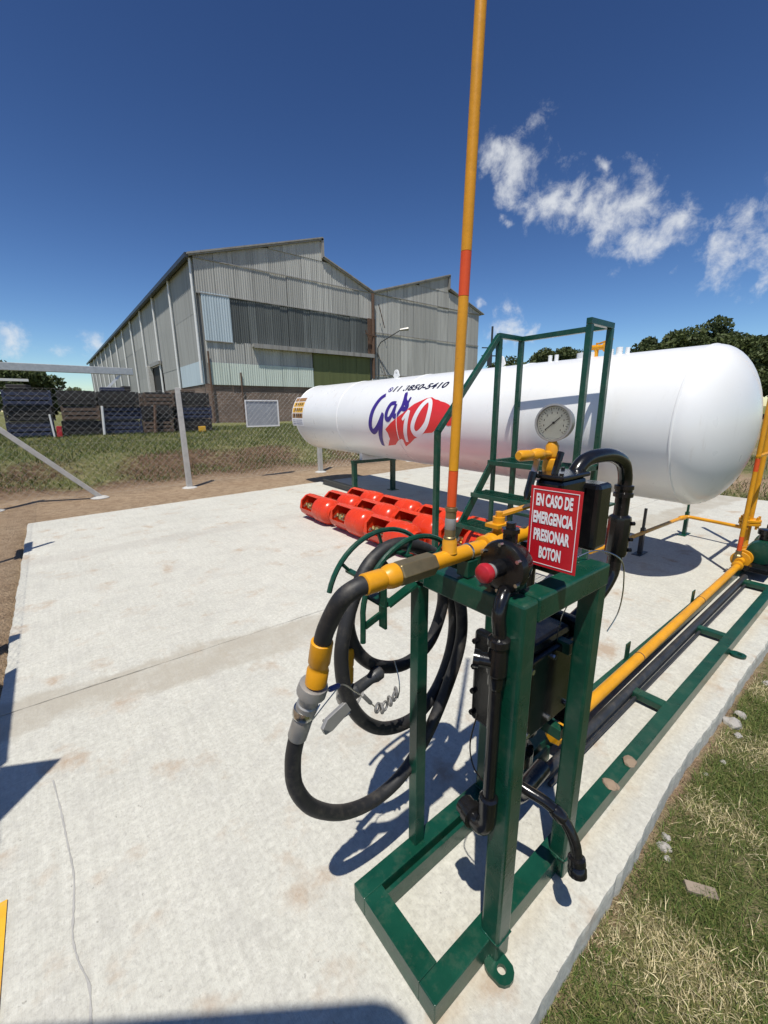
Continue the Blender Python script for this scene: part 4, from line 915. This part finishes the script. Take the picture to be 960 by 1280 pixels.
lp = thing('low_pipe', 'yellow low-level pipe passing under the tank to the riser', 'pipe', (5.5, 1.65, .25))
MB().tube([(3.9, 1.75, .25), (4.46, 1.71, .25), (6.02, 1.645, .25)] + [(6.10+.06*math.sin(R(a)), 1.585+.06*math.cos(R(a)), .25) for a in (15, 40, 65, 90)] + [(6.12, 1.3, .25), (6.07, 1.06, .25)], .021, 12).build('pipe_run', YELLOW, lp)
along((6.0, 1.65, .25), (6.1, 1.63, .25), [(.024, 0), (.03, .1), (.03, .9), (.024, 1)], 10).build('elbow_socket', YELLOW, lp)
for x, y, h, lab in ((5.0, 1.70, .52, 'thin dark pipe stand under the white tank belly'), (6.22, 1.64, .42, 'green pipe stand at the corner of the low yellow pipe')):
    t = thing('pipe_stand', lab, 'stand', (x, y, 0), 'stands carrying the low yellow pipe')
    mt = DARKPIPE if x < 5.5 else GREEN
    MB().box(x-.025, x+.025, y-.02, y+.02, .009, .30).build('post', mt, t, .002, 0)
    MB().box(x-.012, x+.012, y-.012, y+.012, .301, h).build('threaded_rod', mt, t, 0, 0)
    MB().box(x-.11, x+.11, y-.045, y+.045, .001, .008).build('base_plate', mt, t, .001, 0)

pm = thing('transfer_pump', 'green transfer pump with black base at the far end of the skid', 'pump', (5.4, .7, .08))
MB().box(4.98, 6.0, .62, .80, .082, .13).build('base_plate', BLACK, pm, .004, 0)
along((5.12, .72, .24), (5.32, .72, .24), [(.06, 0), (.11, .05), (.12, .3), (.12, .7), (.11, .95), (.06, 1)], 24).build('pump_casing', GREEN, pm)
along((5.42, .72, .25), (5.92, .72, .25), [(.06, 0), (.105, .03), (.115, .08), (.115, .92), (.1, .98), (.05, 1)], 24).build('motor_housing', GREEN, pm)
for k in range(9): along((5.48+k*.045, .72, .25), (5.484+k*.045, .72, .25), [(.115, 0), (.124, .1), (.124, .9), (.115, 1)], 24).build('cooling_fin', GREEN, pm)
along((5.31, .72, .25), (5.43, .72, .25), [(.03, 0), (.03, 1)], 14).build('shaft_coupling', DARKPIPE, pm)
MB().box(5.55, 5.75, .66, .78, .36, .44).build('terminal_box', BLACK, pm, .008, 0)
MB().box(5.15, 5.30, .66, .78, .12, .16).build('foot', BLACK, pm, .003, 0)
along((5.22, .72, .35), (5.22, .72, .46), [(.05, 0), (.055, .1), (.05, .5), (.07, .55), (.07, .95), (.05, 1)], 16).build('pump_outlet', BLACK, pm)

# ------------------------------------------------------------------ chain-link fences
def chain_mesh(name, parent, p0, p1, z0, z1, pitch=.125, r=.0009, zfun=None):
    p0, p1 = Vector(p0), Vector(p1); L = (p1-p0).length; d = (p1-p0)/L; hgt = z1-z0; mb = MB(); nrm = Vector((-d.y, d.x, 0))
    def P(s, z, off): q = p0 + d*s; return (q.x+nrm.x*off, q.y+nrm.y*off, z)
    k = int((L+hgt)/pitch)
    for i in range(k+1):
        for sgn in (1, -1):
            s0 = i*pitch - (hgt if sgn > 0 else 0); a, b = (s0, 0.0), (s0+hgt*1.0, hgt)
            if sgn < 0: a, b = (i*pitch, 0.0), (i*pitch-hgt, hgt)
            # clip to [0, L]
            (sa, za), (sb, zb) = a, b
            def clip(sa, za, sb, zb):
                if sa > sb: return clip(sb, zb, sa, za)
                if sb < 0 or sa > L: return None
                if sa < 0: za += (zb-za)*(-sa)/(sb-sa); sa = 0
                if sb > L: zb -= (zb-za)*(sb-L)/(sb-sa); sb = L
                return (sa, za, sb, zb) if sb-sa > .01 else None
            c = clip(sa, za, sb, zb)
            if c: mb.tube([P(c[0], z0+c[1], .003*sgn), P(c[2], z0+c[3], .003*sgn)], r, 3, cap=False)
    for z in (z0, (z0+z1)/2, z1): mb.tube([P(0, z, .006), P(L, z, .006)], r*1.1, 3, cap=False)
    o = mb.build(name, GALV, parent, 0, 0); o['kind'] = 'stuff'; return o
def fpost(name, x, y, z0, h, parent, lean=0, mat=CONCPOST):
    mb = MB(); w0, w1 = .055, .045
    vs = [(x+sx*w0, y+sy*w0, z0-.3) for sx, sy in ((-1, -1), (1, -1), (1, 1), (-1, 1))] + [(x+lean+sx*w1, y+sy*w1, z0+h) for sx, sy in ((-1, -1), (1, -1), (1, 1), (-1, 1))]
    mb.add(vs, [(3, 2, 1, 0), (4, 5, 6, 7)] + [(i, (i+1) % 4, 4+(i+1) % 4, 4+i) for i in range(4)]); o = mb.build(name, mat, parent, .006, 0)
    MB().lathe([(.15, z0-.1), (.16, z0+.005), (.10, z0+.03), (.058, z0+.035)], Matrix.Translation((x, y, 0)), 10).build('footing', CONCPOST, o, 0, 60)
    return o
FB = (-.95, 9.62); FE = (19.3, 10.6)
fb = thing('chain_link_fence', 'chain-link fence on concrete posts along the back of the pad', 'fence', (2.2, 9.7, 0))
fy = lambda x: FB[1] + (x-FB[0])*(FE[1]-FB[1])/(FE[0]-FB[0])
for x in (-.95, 2.26, 5.66, 9.06, 12.46, 15.9, 19.3): fpost('post', x, fy(x), -.06, 2.12, fb, -.01)
MB().bar((.62, fy(.62)+.07, -.05), (-.93, fy(-.93)+.07, 1.62), .085, .085).build('corner_brace', CONCPOST, fb, .006, 0)
MB().lathe([(.15, -.12), (.16, -.05), (.10, -.02), (.06, -.015)], Matrix.Translation((.60, fy(.6)+.07, 0)), 10).build('footing', CONCPOST, fb, 0, 60)
chain_mesh('wire_mesh', fb, (-.95, FB[1]+.07, 0), (19.3, FE[1]+.07, 0), .02, 2.0)
fl = thing('chain_link_fence', 'chain-link fence along the left side of the pad with sheet signs', 'fence', (-.97, 5, 0))
for y in (.2, 3.4): fpost('post', -.97, y, -.05, 1.75, fl)
MB().bar((-.93, 5.93, -.2), (-.93, 5.93, 2.4), .045, .045).build('post', GALV, fl, 0, 0)
chain_mesh('wire_mesh', fl, (-.915, -1.5, 0), (-.915, 9.55, 0), .02, 1.68)
ps = thing('framed_panel', 'small white-framed grey panel hung on the back fence', 'panel', (4.12, fy(4.1)+.10, 1.2))
PX0, PX1, PZ0, PZ1 = 3.72, 4.56, 1.20, 1.83; pyy = fy(4.1)+.10
PANELG = paint('panel_grey', (.30, .32, .34), .5, .08)
MB().box(PX0, PX1, pyy, pyy+.006, PZ0, PZ1).build('sheet', PANELG, ps, 0, 0)
for a in ((PX0, PX1, PZ1-.03, PZ1), (PX0, PX1, PZ0, PZ0+.03), (PX0, PX0+.03, PZ0+.0305, PZ1-.0305), (PX1-.03, PX1, PZ0+.0305, PZ1-.0305)):
    MB().box(a[0], a[1], pyy-.014, pyy-.002, a[2], a[3]).build('border', WHITEPAINT, ps, 0, 0)
# sheet signs wired to the left fence (outside the picture; their shadows fall on the pad)
CO, SO = SUN_H.x/math.tan(SUN_EL), SUN_H.y/math.tan(SUN_EL)
for y0, y1, z0, z1, lab in ((1.97, 2.92, 1.0, 1.62, 'blank grey sheet sign on the left fence, nearest the camera'), (5.84, 6.30, 1.15, 1.70, 'blank grey sheet sign on the left fence, farther one')):
    tag(MB().box(-.908, -.902, y0, y1, z0, z1).build('sheet_sign', GALV, None, .001, 0), lab, 'sign')
tag(MB().prism([(-.80, 1.755), (-1.03, 1.875), (-1.03, 1.49)], Matrix.Translation((0, 0, 1.93)), .01).build('shadow_plate', GALV, None, .001, 0), 'added unseen metal plate over the left fence, shaped for its shadow', 'plate')  # unseen plate, added and shaped to cast the arrow-shaped shadow on the pad

cn = thing('shadow_canopy', 'added unseen sheet canopy on thin posts behind the viewpoint, casting a shadow', 'canopy', (-1.3, -.5, 0))  # unseen canopy, added to throw the shadow along the bottom of the view
ex_, ey_ = Vector((.815, -.58, 0)), Vector((-.58, -.815, 0)); c0 = Vector((-1.165, .555, 2.6))
def cpt(a, b, z=0): q = c0 + ex_*a + ey_*b; return (q.x, q.y, q.z+z)
outl = [(-.28, 0), (.98, 0)] + [(.98+.12*math.sin(R(a)), .12-.12*math.cos(R(a))) for a in (20, 45, 70, 90)] + [(1.10, 1.2), (-.28, 1.2)]
nn_ = len(outl); MB().add([cpt(a, b) for a, b in outl] + [cpt(a, b, .04) for a, b in outl], [tuple(range(nn_))[::-1], tuple(range(nn_, 2*nn_))] + [(i, (i+1) % nn_, nn_+(i+1) % nn_, nn_+i) for i in range(nn_)]).build('roof_sheet', GALV, cn, 0, 0)
for a, b in ((.12, 1.1), (1.0, 1.1), (.12, .25)): q = cpt(a, b); MB().bar((q[0], q[1], -.1), (q[0], q[1], 2.6), .05, .05).build('post', GALV, cn, 0, 0)

# ------------------------------------------------------------------ stacked crates behind the fence
def make_crate(mat, w, h, d):
    t = thing('stacked_crate', 'x', 'crate', (0, 0, 0), 'dark crates stacked behind the fence')
    for sx in (-1, 1):
        for sy in (-1, 1): link('corner_post', MB().box(sx*w/2-.03*(1+sx), sx*w/2+.03*(1-sx), sy*d/2-.03*(1+sy), sy*d/2+.03*(1-sy), .0, h).mesh('cp', 0), mat, t)
    for z0 in (.045, .175, .305):
        zz = z0*h/.45
        for y in (-d/2+.012, d/2-.012): link('slat', MB().box(-w/2+.062, w/2-.062, y-.01, y+.01, zz, zz+.085*h/.45).mesh('slat', 0), mat, t)
        for x in (-w/2+.012, w/2-.012): link('slat', MB().box(x-.01, x+.01, -d/2+.062, d/2-.062, zz, zz+.085*h/.45).mesh('slat', 0), mat, t)
    link('floor_panel', MB().box(-w/2+.025, w/2-.025, -d/2+.025, d/2-.025, .01, .035).mesh('fp', 0), mat, t)
    link('load', MB().box(-w/2+.07, w/2-.07, -d/2+.07, d/2-.07, .04, h+.008).mesh('load', 0), CHAR, t)
    return t
protos = {}
stacks = [(-.35, 1.16, (NAVY, CHAR, NAVY), 'leftmost stack'), (.90, 1.02, (CHAR, BROWNC, CHAR), 'second stack from the left'), (2.06, 1.2, (NAVY, NAVY, CHAR), 'middle stack'), (3.26, .98, (BROWNC, CHAR, BROWNC), 'second stack from the right'), (4.44, 1.22, (CHAR, NAVY, CHAR), 'rightmost stack')]
tier = ('bottom', 'middle', 'top')
for x, w, ms, nm in stacks:
    zb = float(gh(np.array(x), np.array(17.6))) + .01
    for k, mt in enumerate(ms):
        key = (mt.name, round(w, 2))
        if key not in protos: c_ = protos[key] = make_crate(mt, w, .46, 1.0)
        else: c_ = copy_tree(protos[key])
        c_.location = (x + random.uniform(-.06, .06), 17.6 + random.uniform(-.06, .06), zb + k*.475); c_.rotation_euler = (0, 0, R(random.uniform(-5, 5)))
        c_['label'] = '%s dark slatted crate in the %s behind the wire fence' % (tier[k], nm)
ztop = lambda x: float(gh(np.array(x), np.array(17.6))) + .01 + 3*.475
for x, w_, h_, mt, lab in ((-.5, .5, .14, CHAR, 'black bundle on top of the leftmost crate stack'), (1.95, .7, .12, NAVY, 'dark blue bundle on top of the middle crate stack'), (2.35, .25, .18, CHAR, 'small dark box on the middle crate stack'), (4.3, .6, .1, BROWNC, 'brown bundle on top of the rightmost crate stack')):
    o_ = MB().box(-w_/2, w_/2, -.3, .3, 0, h_).build('bundle', mt, None, .02, 0); o_.location = (x, 17.55, ztop(x)+.012); o_.rotation_euler = (0, 0, R(random.uniform(-12, 12))); tag(o_, lab, 'bundle')
for x, z_, w_, h_, mt, lab in ((.28, .95, .14, .34, REDPL, 'red can standing between the first two crate stacks'), (4.62, .80, .24, .2, YLINE, 'yellow tub at the foot of the rightmost crate stack'), (1.47, 1.0, .05, .95, WHITEPAINT, 'pale board standing between the second and middle crate stacks'), (.14, .9, .05, .7, WHITEPAINT, 'pale board leaning beside the leftmost crate stack'), (3.0, .95, .06, 1.0, RUST, 'rusty post standing between two crate stacks')):
    o_ = MB().box(-w_/2, w_/2, -.06, .06, 0, h_).build('yard_item', mt, None, .01, 0); o_.location = (x, 16.98, float(gh(np.array(x), np.array(16.98)))+.01); o_.rotation_euler = (0, R(random.uniform(-8, 8)), R(random.uniform(-15, 15))); tag(o_, lab, 'yard item')
bm_ = thing('steel_gantry', 'grey cantilever steel beam with diagonal strut above the crates', 'gantry', (1.5, 18.6, .8))
k = 18.6/16
MB().bar((-5, 18.6, CAM_H+(2.835-1.6)*k), (2.42*k, 18.6, CAM_H+(2.81-1.6)*k), .16, .24).build('beam', GALV, bm_, .01, 0)
MB().bar((1.62*k, 18.6, CAM_H+(2.25-1.6)*k), (2.06*k, 18.6, CAM_H+(2.70-1.6)*k), .07, .07).build('strut', WHITEPAINT, bm_, 0, 0)
MB().bar((1.60*k, 18.6, .8), (1.60*k, 18.6, CAM_H+(2.28-1.6)*k), .10, .10).build('post', GALV, bm_, 0, 0)
MB().bar((-4, 18.6, .8), (-4, 18.6, 2.9), .12, .12).build('post', GALV, bm_, 0, 0)
MB().bar((-5, 18.9, 2.62), (-.25, 18.9, 2.62), .10, .08).bar((-5, 18.9, 2.2), (-5, 18.9, 2.6), .1, .1).build('lower_beam', WHITEPAINT, bm_, 0, 0)

# ------------------------------------------------------------------ warehouse
BY, BX0, BX1, BX2, GZ = 24.0, 6.95, 18.09, 29.1, .6
wh = thing('warehouse', 'grey corrugated metal warehouse with two gabled bays behind the fence', 'building', (12, 24, .6))
sheet_cache = {}
def sheet(x0, x1, z0, zl, zr, mat, name='wall_sheet', plane='y', off=0.0, parent=wh):
    """one corrugated sheet; top runs from zl at x0 to zr at x1"""
    n = max(2, int(round((x1-x0)/(.13 if plane == 'y' else .3))))*4; vs = []; jit = random.uniform(-.015, .012) + off
    for i in range(n+1):
        t = i/n; x = x0 + (x1-x0-.012)*t; d = (.010 if plane == 'y' else .02)*math.cos(2*math.pi*i/4) + jit
        for z in (z0, zl+(zr-zl)*t):
            vs.append((x, BY+d, z) if plane == 'y' else (BX0+d, x, z))
    mb = MB().add(vs, [(2*i, 2*i+2, 2*i+3, 2*i+1) for i in range(n)])
    return mb.build(name, mat, parent, 0, 0)
def band(x0, x1, z0, z1, mat, w=1.0, name='wall_sheet', ztop=None, off=0.0):
    k = max(1, round((x1-x0)/w)); st = (x1-x0)/k
    for i in range(k):
        a, b = x0+i*st, x0+(i+1)*st
        zl, zr = (z1, z1) if ztop is None else (ztop(a), ztop(b))
        if min(zl, zr) > z0+.02 or max(zl, zr) > z0+.1: sheet(a, b, z0, max(zl, z0+.01), max(zr, z0+.01), mat, name, 'y', off)
XS, ZE, ZP, ZS = 14.4, 9.08, 11.33, 10.36
XS2, ZP2, ZS2 = 25.3, 11.2, 10.3
def top1(x): return ZE+(ZP-ZE)*(x-BX0)/(XS-BX0) if x <= XS else ZS+(9.0-ZS)*(x-XS)/(BX1-XS)
def top2(x): return 9.0+(ZP2-9.0)*(x-BX1)/(XS2-BX1) if x <= XS2 else ZS2+(9.08-ZS2)*(x-XS2)/(BX2-XS2)
# bay one
MB().box(BX0+.02, BX1, BY+.04, BY+.25, GZ-.3, 2.97).build('brick_base', BRICK, wh, 0, 0)
band(BX0+.32, 13.45, 2.93, 4.07, SHEETP, 1.02, off=-.05)
band(BX0+.2, 13.45, 4.03, 5.17, SHEET, 1.0)
band(BX0+.2, 8.62, 5.12, 7.46, SHEETB, 1.4, off=-.04)
band(8.62, BX1-.35, 5.12, 7.40, SHEETD, .48)
band(BX0, BX1-.05, 7.38, 9.0, SHEET, 1.0, off=-.02)
band(BX0, BX1-.05, 8.97, 9, SHEET, 1.0, ztop=lambda x: min(top1(x), 8.97+ (10.2-8.97)))
band(11.0, XS, 10.17, 10, SHEET, .85, ztop=lambda x: max(10.18, top1(min(x, XS))) if x <= XS else 10.18, off=-.03)
band(13.45, BX1-.3, 4.98, 5.15, SHEET, 1.0)
# backing wall so no light leaks between sheets
def wallpoly(xs, tops, y, z0, mat, name):
    mb = MB(); pts = [(xs[0], z0)] + list(zip(xs, tops)) + [(xs[-1], z0)]
    mb.prism(pts, Matrix(((1, 0, 0, 0), (0, 0, 1, y), (0, 1, 0, 0), (0, 0, 0, 1))), .08); return mb.build(name, mat, wh, 0, 0)
wallpoly([BX0+.01, XS-.001, XS, BX1], [top1(BX0)-.03, ZP-.03, ZS-.03, 8.97], BY+.06+.2, 2.98, SHEETW, 'gable_backing')
wallpoly([BX1+.01, XS2-.001, XS2, BX2-.02], [8.97, ZP2-.03, ZS2-.03, 9.05], BY+.06+.2, GZ-.3, SHEETW, 'gable_backing')
# sliding door and its track
dr_ = MB().box(13.47, 17.75, BY-.05, BY+.0, GZ-.1, 4.96).build('sliding_door', DOORG, wh, 0, 0)
for i in range(5): MB().box(13.5+i*1.06, 13.56+i*1.06, BY-.065, BY-.052, GZ, 4.9).build('door_batten', DOORG, dr_, 0, 0)
tk = MB().box(9.65, 18.0, BY-.30, BY-.02, 5.0, 5.16).build('door_track', SHEET, wh, .01, 0)
MB().box(9.65, 18.0, BY-.32, BY-.30, 4.94, 5.17).build('track_lip', ROOFM, tk, 0, 0)
MB().box(18.0, 18.35, BY-.06, BY+.03, GZ, 3.6).build('door_jamb', WHITEPAINT, wh, 0, 0)
# bay two
MB().box(BX1+.4, BX2, BY+.04, BY+.25, GZ-.3, 2.3).build('brick_base', BRICK, wh, 0, 0)
band(BX1+.1, BX2-.1, 2.3, 3.9, SHEET, 1.15)
band(BX1+.1, BX2-.1, 3.87, 6.6, SHEET, 1.15, off=-.02)
band(BX1+.1, BX2-.1, 6.57, 9.0, SHEET, 1.15)
band(BX1+.1, BX2-.1, 8.97, 9, SHEET, 1.15, ztop=lambda x: min(top2(x), 10.1), off=-.02)
band(22.3, XS2, 10.07, 10, SHEET, 1.0, ztop=lambda x: max(10.08, top2(min(x, XS2))), off=-.035)
# horizontal girt lines
for x0_, x1_, z in ((BX0, BX1-.3, 7.39), (BX0, BX1-.1, 8.985), (BX1+.1, BX2-.1, 3.89), (BX1+.1, BX2-.1, 6.59), (BX1+.1, BX2-.1, 8.985), (BX0+.2, 8.6, 5.13)):
    MB().box(x0_, x1_, BY-.075, BY-.045, z-.025, z+.02).build('girt_flashing', ROOFM, wh, 0, 0)
# bargeboards
for p0, p1 in (((BX0-.25, ZE-.02), (XS+.05, ZP+.03)), ((XS, ZP+.06), (XS, ZS-.05)), ((XS, ZS+.03), (BX1, 9.03)), ((BX1, 9.03), (XS2+.05, ZP2+.03)), ((XS2, ZP2+.06), (XS2, ZS2-.05)), ((XS2, ZS2+.03), (BX2+.1, 9.06))):
    MB().bar((p0[0], BY-.08, p0[1]), (p1[0], BY-.08, p1[1]), .14, .16).build('bargeboard', ROOFM, wh, 0, 0)
# roofs
BYE = 86.0
def roof(x0, z0, x1, z1): 
    mb = MB().add([(x0, BY-.2, z0+.06), (x1, BY-.2, z1+.06), (x1, BYE, z1+.06), (x0, BYE, z0+.06), (x0, BY-.2, z0), (x1, BY-.2, z1), (x1, BYE, z1), (x0, BYE, z0)], [(0, 1, 2, 3), (7, 6, 5, 4), (0, 4, 5, 1), (1, 5, 6, 2), (2, 6, 7, 3), (3, 7, 4, 0)]); mb.build('roof_slope', ROOFM, wh, 0, 0)
roof(BX0-.3, ZE-.05, XS, ZP+.02); roof(XS, ZS+.02, BX1, 9.02); roof(BX1, 9.02, XS2, ZP2+.02); roof(XS2, ZS2+.02, BX2+.3, 9.0)
for x, a, b_ in ((XS, ZS, ZP), (XS2, ZS2, ZP2)): MB().box(x-.04, x+.04, BY+.1, BYE, a-.1, b_-.02).build('monitor_wall', SHEETW, wh, 0, 0)
MB().box(BX0+.02, BX2, BYE-.2, BYE, GZ-.3, 9.0).build('end_wall', SHEETW, wh, 0, 0)
MB().box(BX2-.2, BX2, BY+.3, BYE-.2, GZ-.3, 9.0).build('side_wall', SHEETW, wh, 0, 0)
# long side wall: brick plinth, sheets per bay, white downpipes
py = [24.1 + 4.78*i for i in range(13)]
MB().box(BX0+.03, BX0+.25, BY+.26, BYE-.2, GZ-.3, 3.0).build('brick_base', BRICK, wh, 0, 0)
for i in range(len(py)):
    a = py[i]; b_ = py[i+1] if i+1 < len(py) else BYE-.3
    for z0, z1, mt in ((2.95, 4.15, SHEETB if i == 0 else SHEETW), (4.12, 6.55, SHEETW), (6.52, 9.02, SHEETW)):
        if i == 2 and z0 < 4.0: continue
        sheet(a+.02, b_-.02, z0, z1, z1, mt, 'wall_sheet', 'x')
    MB().cyl((BX0-.12, a+.03, 3.0 if i == 0 else 2.4), (BX0-.12, a+.03, 8.95), .065, 8).build('downpipe', WHITEPAINT, wh)
MB().box(BX0+.16, BX0+.24, BY+.3, BYE-.3, 2.9, 9.0).build('side_backing', SHEETW, wh, 0, 0)
op = MB().box(BX0-.05, BX0+.02, py[2]+.1, py[2]+3.2, GZ, 4.7).build('dark_doorway_panel', CHAR, wh, 0, 0)  # solid charcoal panel painted for the dark inside of the opening
MB().box(BX0-.4, BX0-.08, py[2]+2.9, py[2]+3.5, GZ, 4.8).build('concrete_column', CONCPOST, wh, .02, 0)
MB().box(BX0-.25, BX0-.1, py[2]-.2, py[2]+3.6, 4.72, 4.95).build('door_lintel', ROOFM, wh, 0, 0)
MB().bar((BX0-.3, BY-.1, ZE-.06), (BX0-.3, BYE, ZE-.06), .16, .2).build('gutter', DARKPIPE, wh, 0, 0)
# valley downpipe and rust, corner pipes, wall lamp
MB().cyl((BX1-.1, BY-.22, 3.6), (BX1-.1, BY-.22, 8.9), .10, 10).build('valley_downpipe', RUST, wh)
MB().box(BX1-.45, BX1+.15, BY-.12, BY-.05, 5.2, 7.4).build('rusty_panel', RUST, wh, 0, 0)
MB().cyl((BX0+.25, BY-.12, .6), (BX0+.25, BY-.12, 4.6), .05, 8).build('corner_pipe', RUST, wh)
MB().cyl((8.85, BY-.12, .6), (8.85, BY-.12, 3.6), .045, 8).build('stub_pipe', RUST, wh)
lm = MB().tube([(18.37, BY-.2, 3.2), (18.37, BY-.2, 5.6), (18.5, BY-.35, 5.95), (19.6, BY-1.2, 6.75)], .035, 8).build('wall_lamp', DARKPIPE, wh)
MB().tube([(19.5, BY-1.15, 6.72), (20.0, BY-1.45, 6.8)], [.07, .12], 8).build('lamp_head', ALLOY, lm)
MB().tube([(18.4, BY-.3, 8.3), (18.9, BY-.3, 6.9)], .03, 6).tube([(18.4, BY-.15, 5.3), (19.4, BY-.15, 3.2)], .02, 6).build('stay_wire', RUST, wh)
MB().bar((17.3, BY-.3, 6.4), (18.2, BY-.3, 6.3), .06, .06).bar((17.3, BY-.3, 6.6), (17.6, BY-.3, 6.0), .05, .05).build('bracket', RUST, wh, 0, 0)

pp = thing('power_pole', 'dark utility pole with crossarms at the right end of the warehouse', 'pole', (29.0, 22.6, .8))
MB().tube([(29.0, 22.6, .6), (29.0, 22.6, 7.9)], [.11, .08], 8).build('pole', DARKPIPE, pp)
for z in (6.3, 5.7): MB().bar((28.3, 23.0, z), (29.9, 22.2, z), .08, .08).build('crossarm', DARKPIPE, pp, 0, 0)
MB().cyl((28.7, 22.5, 4.9), (28.7, 22.5, 5.6), .2, 10).build('transformer', DARKPIPE, pp)

# ------------------------------------------------------------------ trees
def tree(label, x, y, z, h, rx_, rz_, n, tint, seed, trunk_h=.35, nm='broadleaf_tree', leaf=.28, group='trees on the skyline'):
    r = np.random.default_rng(seed); t = thing(nm, label, 'tree', (x, y, z), group)
    cz = h - rz_; mb = MB(); tr = h*.022
    mb.tube(catmull([(0, 0, -.3), (r.uniform(-.1, .1)*rx_*.3, 0, h*.25), (r.uniform(-.1, .1)*rx_*.5, r.uniform(-.1, .1)*rx_*.5, h*.55), (0, 0, h*.8)], 4), [tr*1.3*(1-i/16) + .02 for i in range(13)], 8)
    K = int(16 + rx_*2.2); cl = []
    for i in range(K):
        d = r.normal(size=3); d /= np.linalg.norm(d); d[2] = abs(d[2])*1.0 - .35 if r.random() < .8 else d[2]
        c = d*np.array([rx_, rx_, rz_])*r.uniform(.55, .98); cl.append(c)
        if i % 2 == 0: mb.tube([(0, 0, h*r.uniform(.3, .6)), tuple(c*.5 + np.array([0, 0, cz*.92])), tuple(c*.9 + np.array([0, 0, cz]))], [tr*.45, tr*.28, tr*.08], 5)
    trunk = link('trunk', mb.mesh('trunk', 60), BARK, t)
    ci_ = r.integers(0, K, n); rad = (rx_*.34)*r.uniform(.5, 1.25, K)
    off = r.normal(size=(n, 3)); off /= np.linalg.norm(off, axis=1)[:, None]; off *= (r.random(n)**.45)[:, None]
    P = np.array(cl)[ci_] + off*rad[ci_][:, None]*np.array([1, 1, .75]) + np.array([0, 0, cz])
    P[:, 2] = np.maximum(P[:, 2], h*.12)
    a = r.normal(size=(n, 3)); a /= np.linalg.norm(a, axis=1)[:, None]; b = np.cross(a, r.normal(size=(n, 3))); b /= np.linalg.norm(b, axis=1)[:, None]
    s = (leaf*r.uniform(.6, 1.4, n))[:, None]
    V = np.stack([P-a*s, P+b*s*.55, P+a*s, P-b*s*.55], 1).reshape(-1, 3); F = np.arange(n*4).reshape(-1, 4)
    C = np.array(tint)*r.uniform(.65, 1.35, (n, 1))*np.array([1, 1, 1]) + r.uniform(0, .012, (n, 1))*np.array([1, .8, 0])
    fast_mesh('crown', V, F, LEAF, np.repeat(C, 4, 0), t); return t
DK, MD, LT = (.062, .084, .032), (.084, .108, .040), (.10, .122, .048)
def td(dx, dy, d): n = math.hypot(dx, dy); return dx/n*d, dy/n*d
TR_ = [((.915, .40), 75, 7.5, 5.0, 3.2, 'low dark tree farthest left of the clump behind the tank'), ((.938, .345), 72, 10.8, 4.6, 4.2, 'dark feathery tree behind the middle of the tank top'), ((.955, .30), 70, 12.2, 4.8, 4.8, 'tallest dark tree of the clump behind the tank'),
       ((.97, .245), 72, 11.8, 5.0, 4.6, 'wide dark tree behind the right end of the tank'), ((.982, .19), 70, 10.2, 4.8, 4.6, 'dark tree falling away at the right edge behind the tank'), ((.992, .13), 68, 8.5, 5, 4, 'dark tree beyond the right edge of the pad')]
for i, (d, dist, h, rx_, rz_, lab) in enumerate(TR_):
    x, y = td(*d, dist); tree(lab, x, y, .3, h, rx_, rz_, 15000, DK if i % 2 else MD, 100+i, leaf=.24)
for i, (d, dist, h, rx_, rz_, lab) in enumerate([((.80, .60), 95, 11.5, 6, 5, 'green tree just right of the warehouse'), ((.845, .535), 92, 13.4, 6.0, 5.2, 'round green tree seen through the ladder rails'), ((.873, .488), 95, 14.2, 5.5, 5, 'green tree behind the tall ladder posts'), ((.895, .445), 90, 9.5, 5, 4, 'low green tree behind the tank valves')]):
    x, y = td(*d, dist); tree(lab, x, y, .3, h, rx_, rz_, 13000, LT if i % 2 else MD, 120+i, leaf=.28)
tree('large dark tree at the left edge above the crates', -2.2, 92, .9, 8.6, 4.6, 3.6, 9000, DK, 140, leaf=.34)
tree('low bushy tree left of the warehouse', 5.0, 98, .9, 5.2, 3.2, 2.3, 5000, LT, 141, leaf=.3)
tree('second low bushy tree beside the warehouse end', 1.4, 100, .9, 4.8, 3.0, 2.2, 5000, MD, 142, leaf=.3)
for i, (x, y, h, rx_) in enumerate([(-9.5, 96, 5.2, 4.2), (-5.6, 90, 3.6, 3.2), (-.2, 94, 3.4, 3.2), (3.2, 92, 3.6, 3.4), (-3.0, 99, 4.2, 3.6)]):
    tree(('bushy tree leftmost of the low hedge row', 'low round bush in the hedge row below the big tree', 'low bush in the hedge row behind the second stack', 'low bush in the hedge row nearest the warehouse', 'taller bush in the hedge row under the big tree')[i], x, y, .9, h, rx_, h*.48, 5000, (DK, MD)[i % 2], 160+i, nm='hedge_bush', leaf=.3, group='hedge row on the left horizon')
print('objects', len(bpy.data.objects))
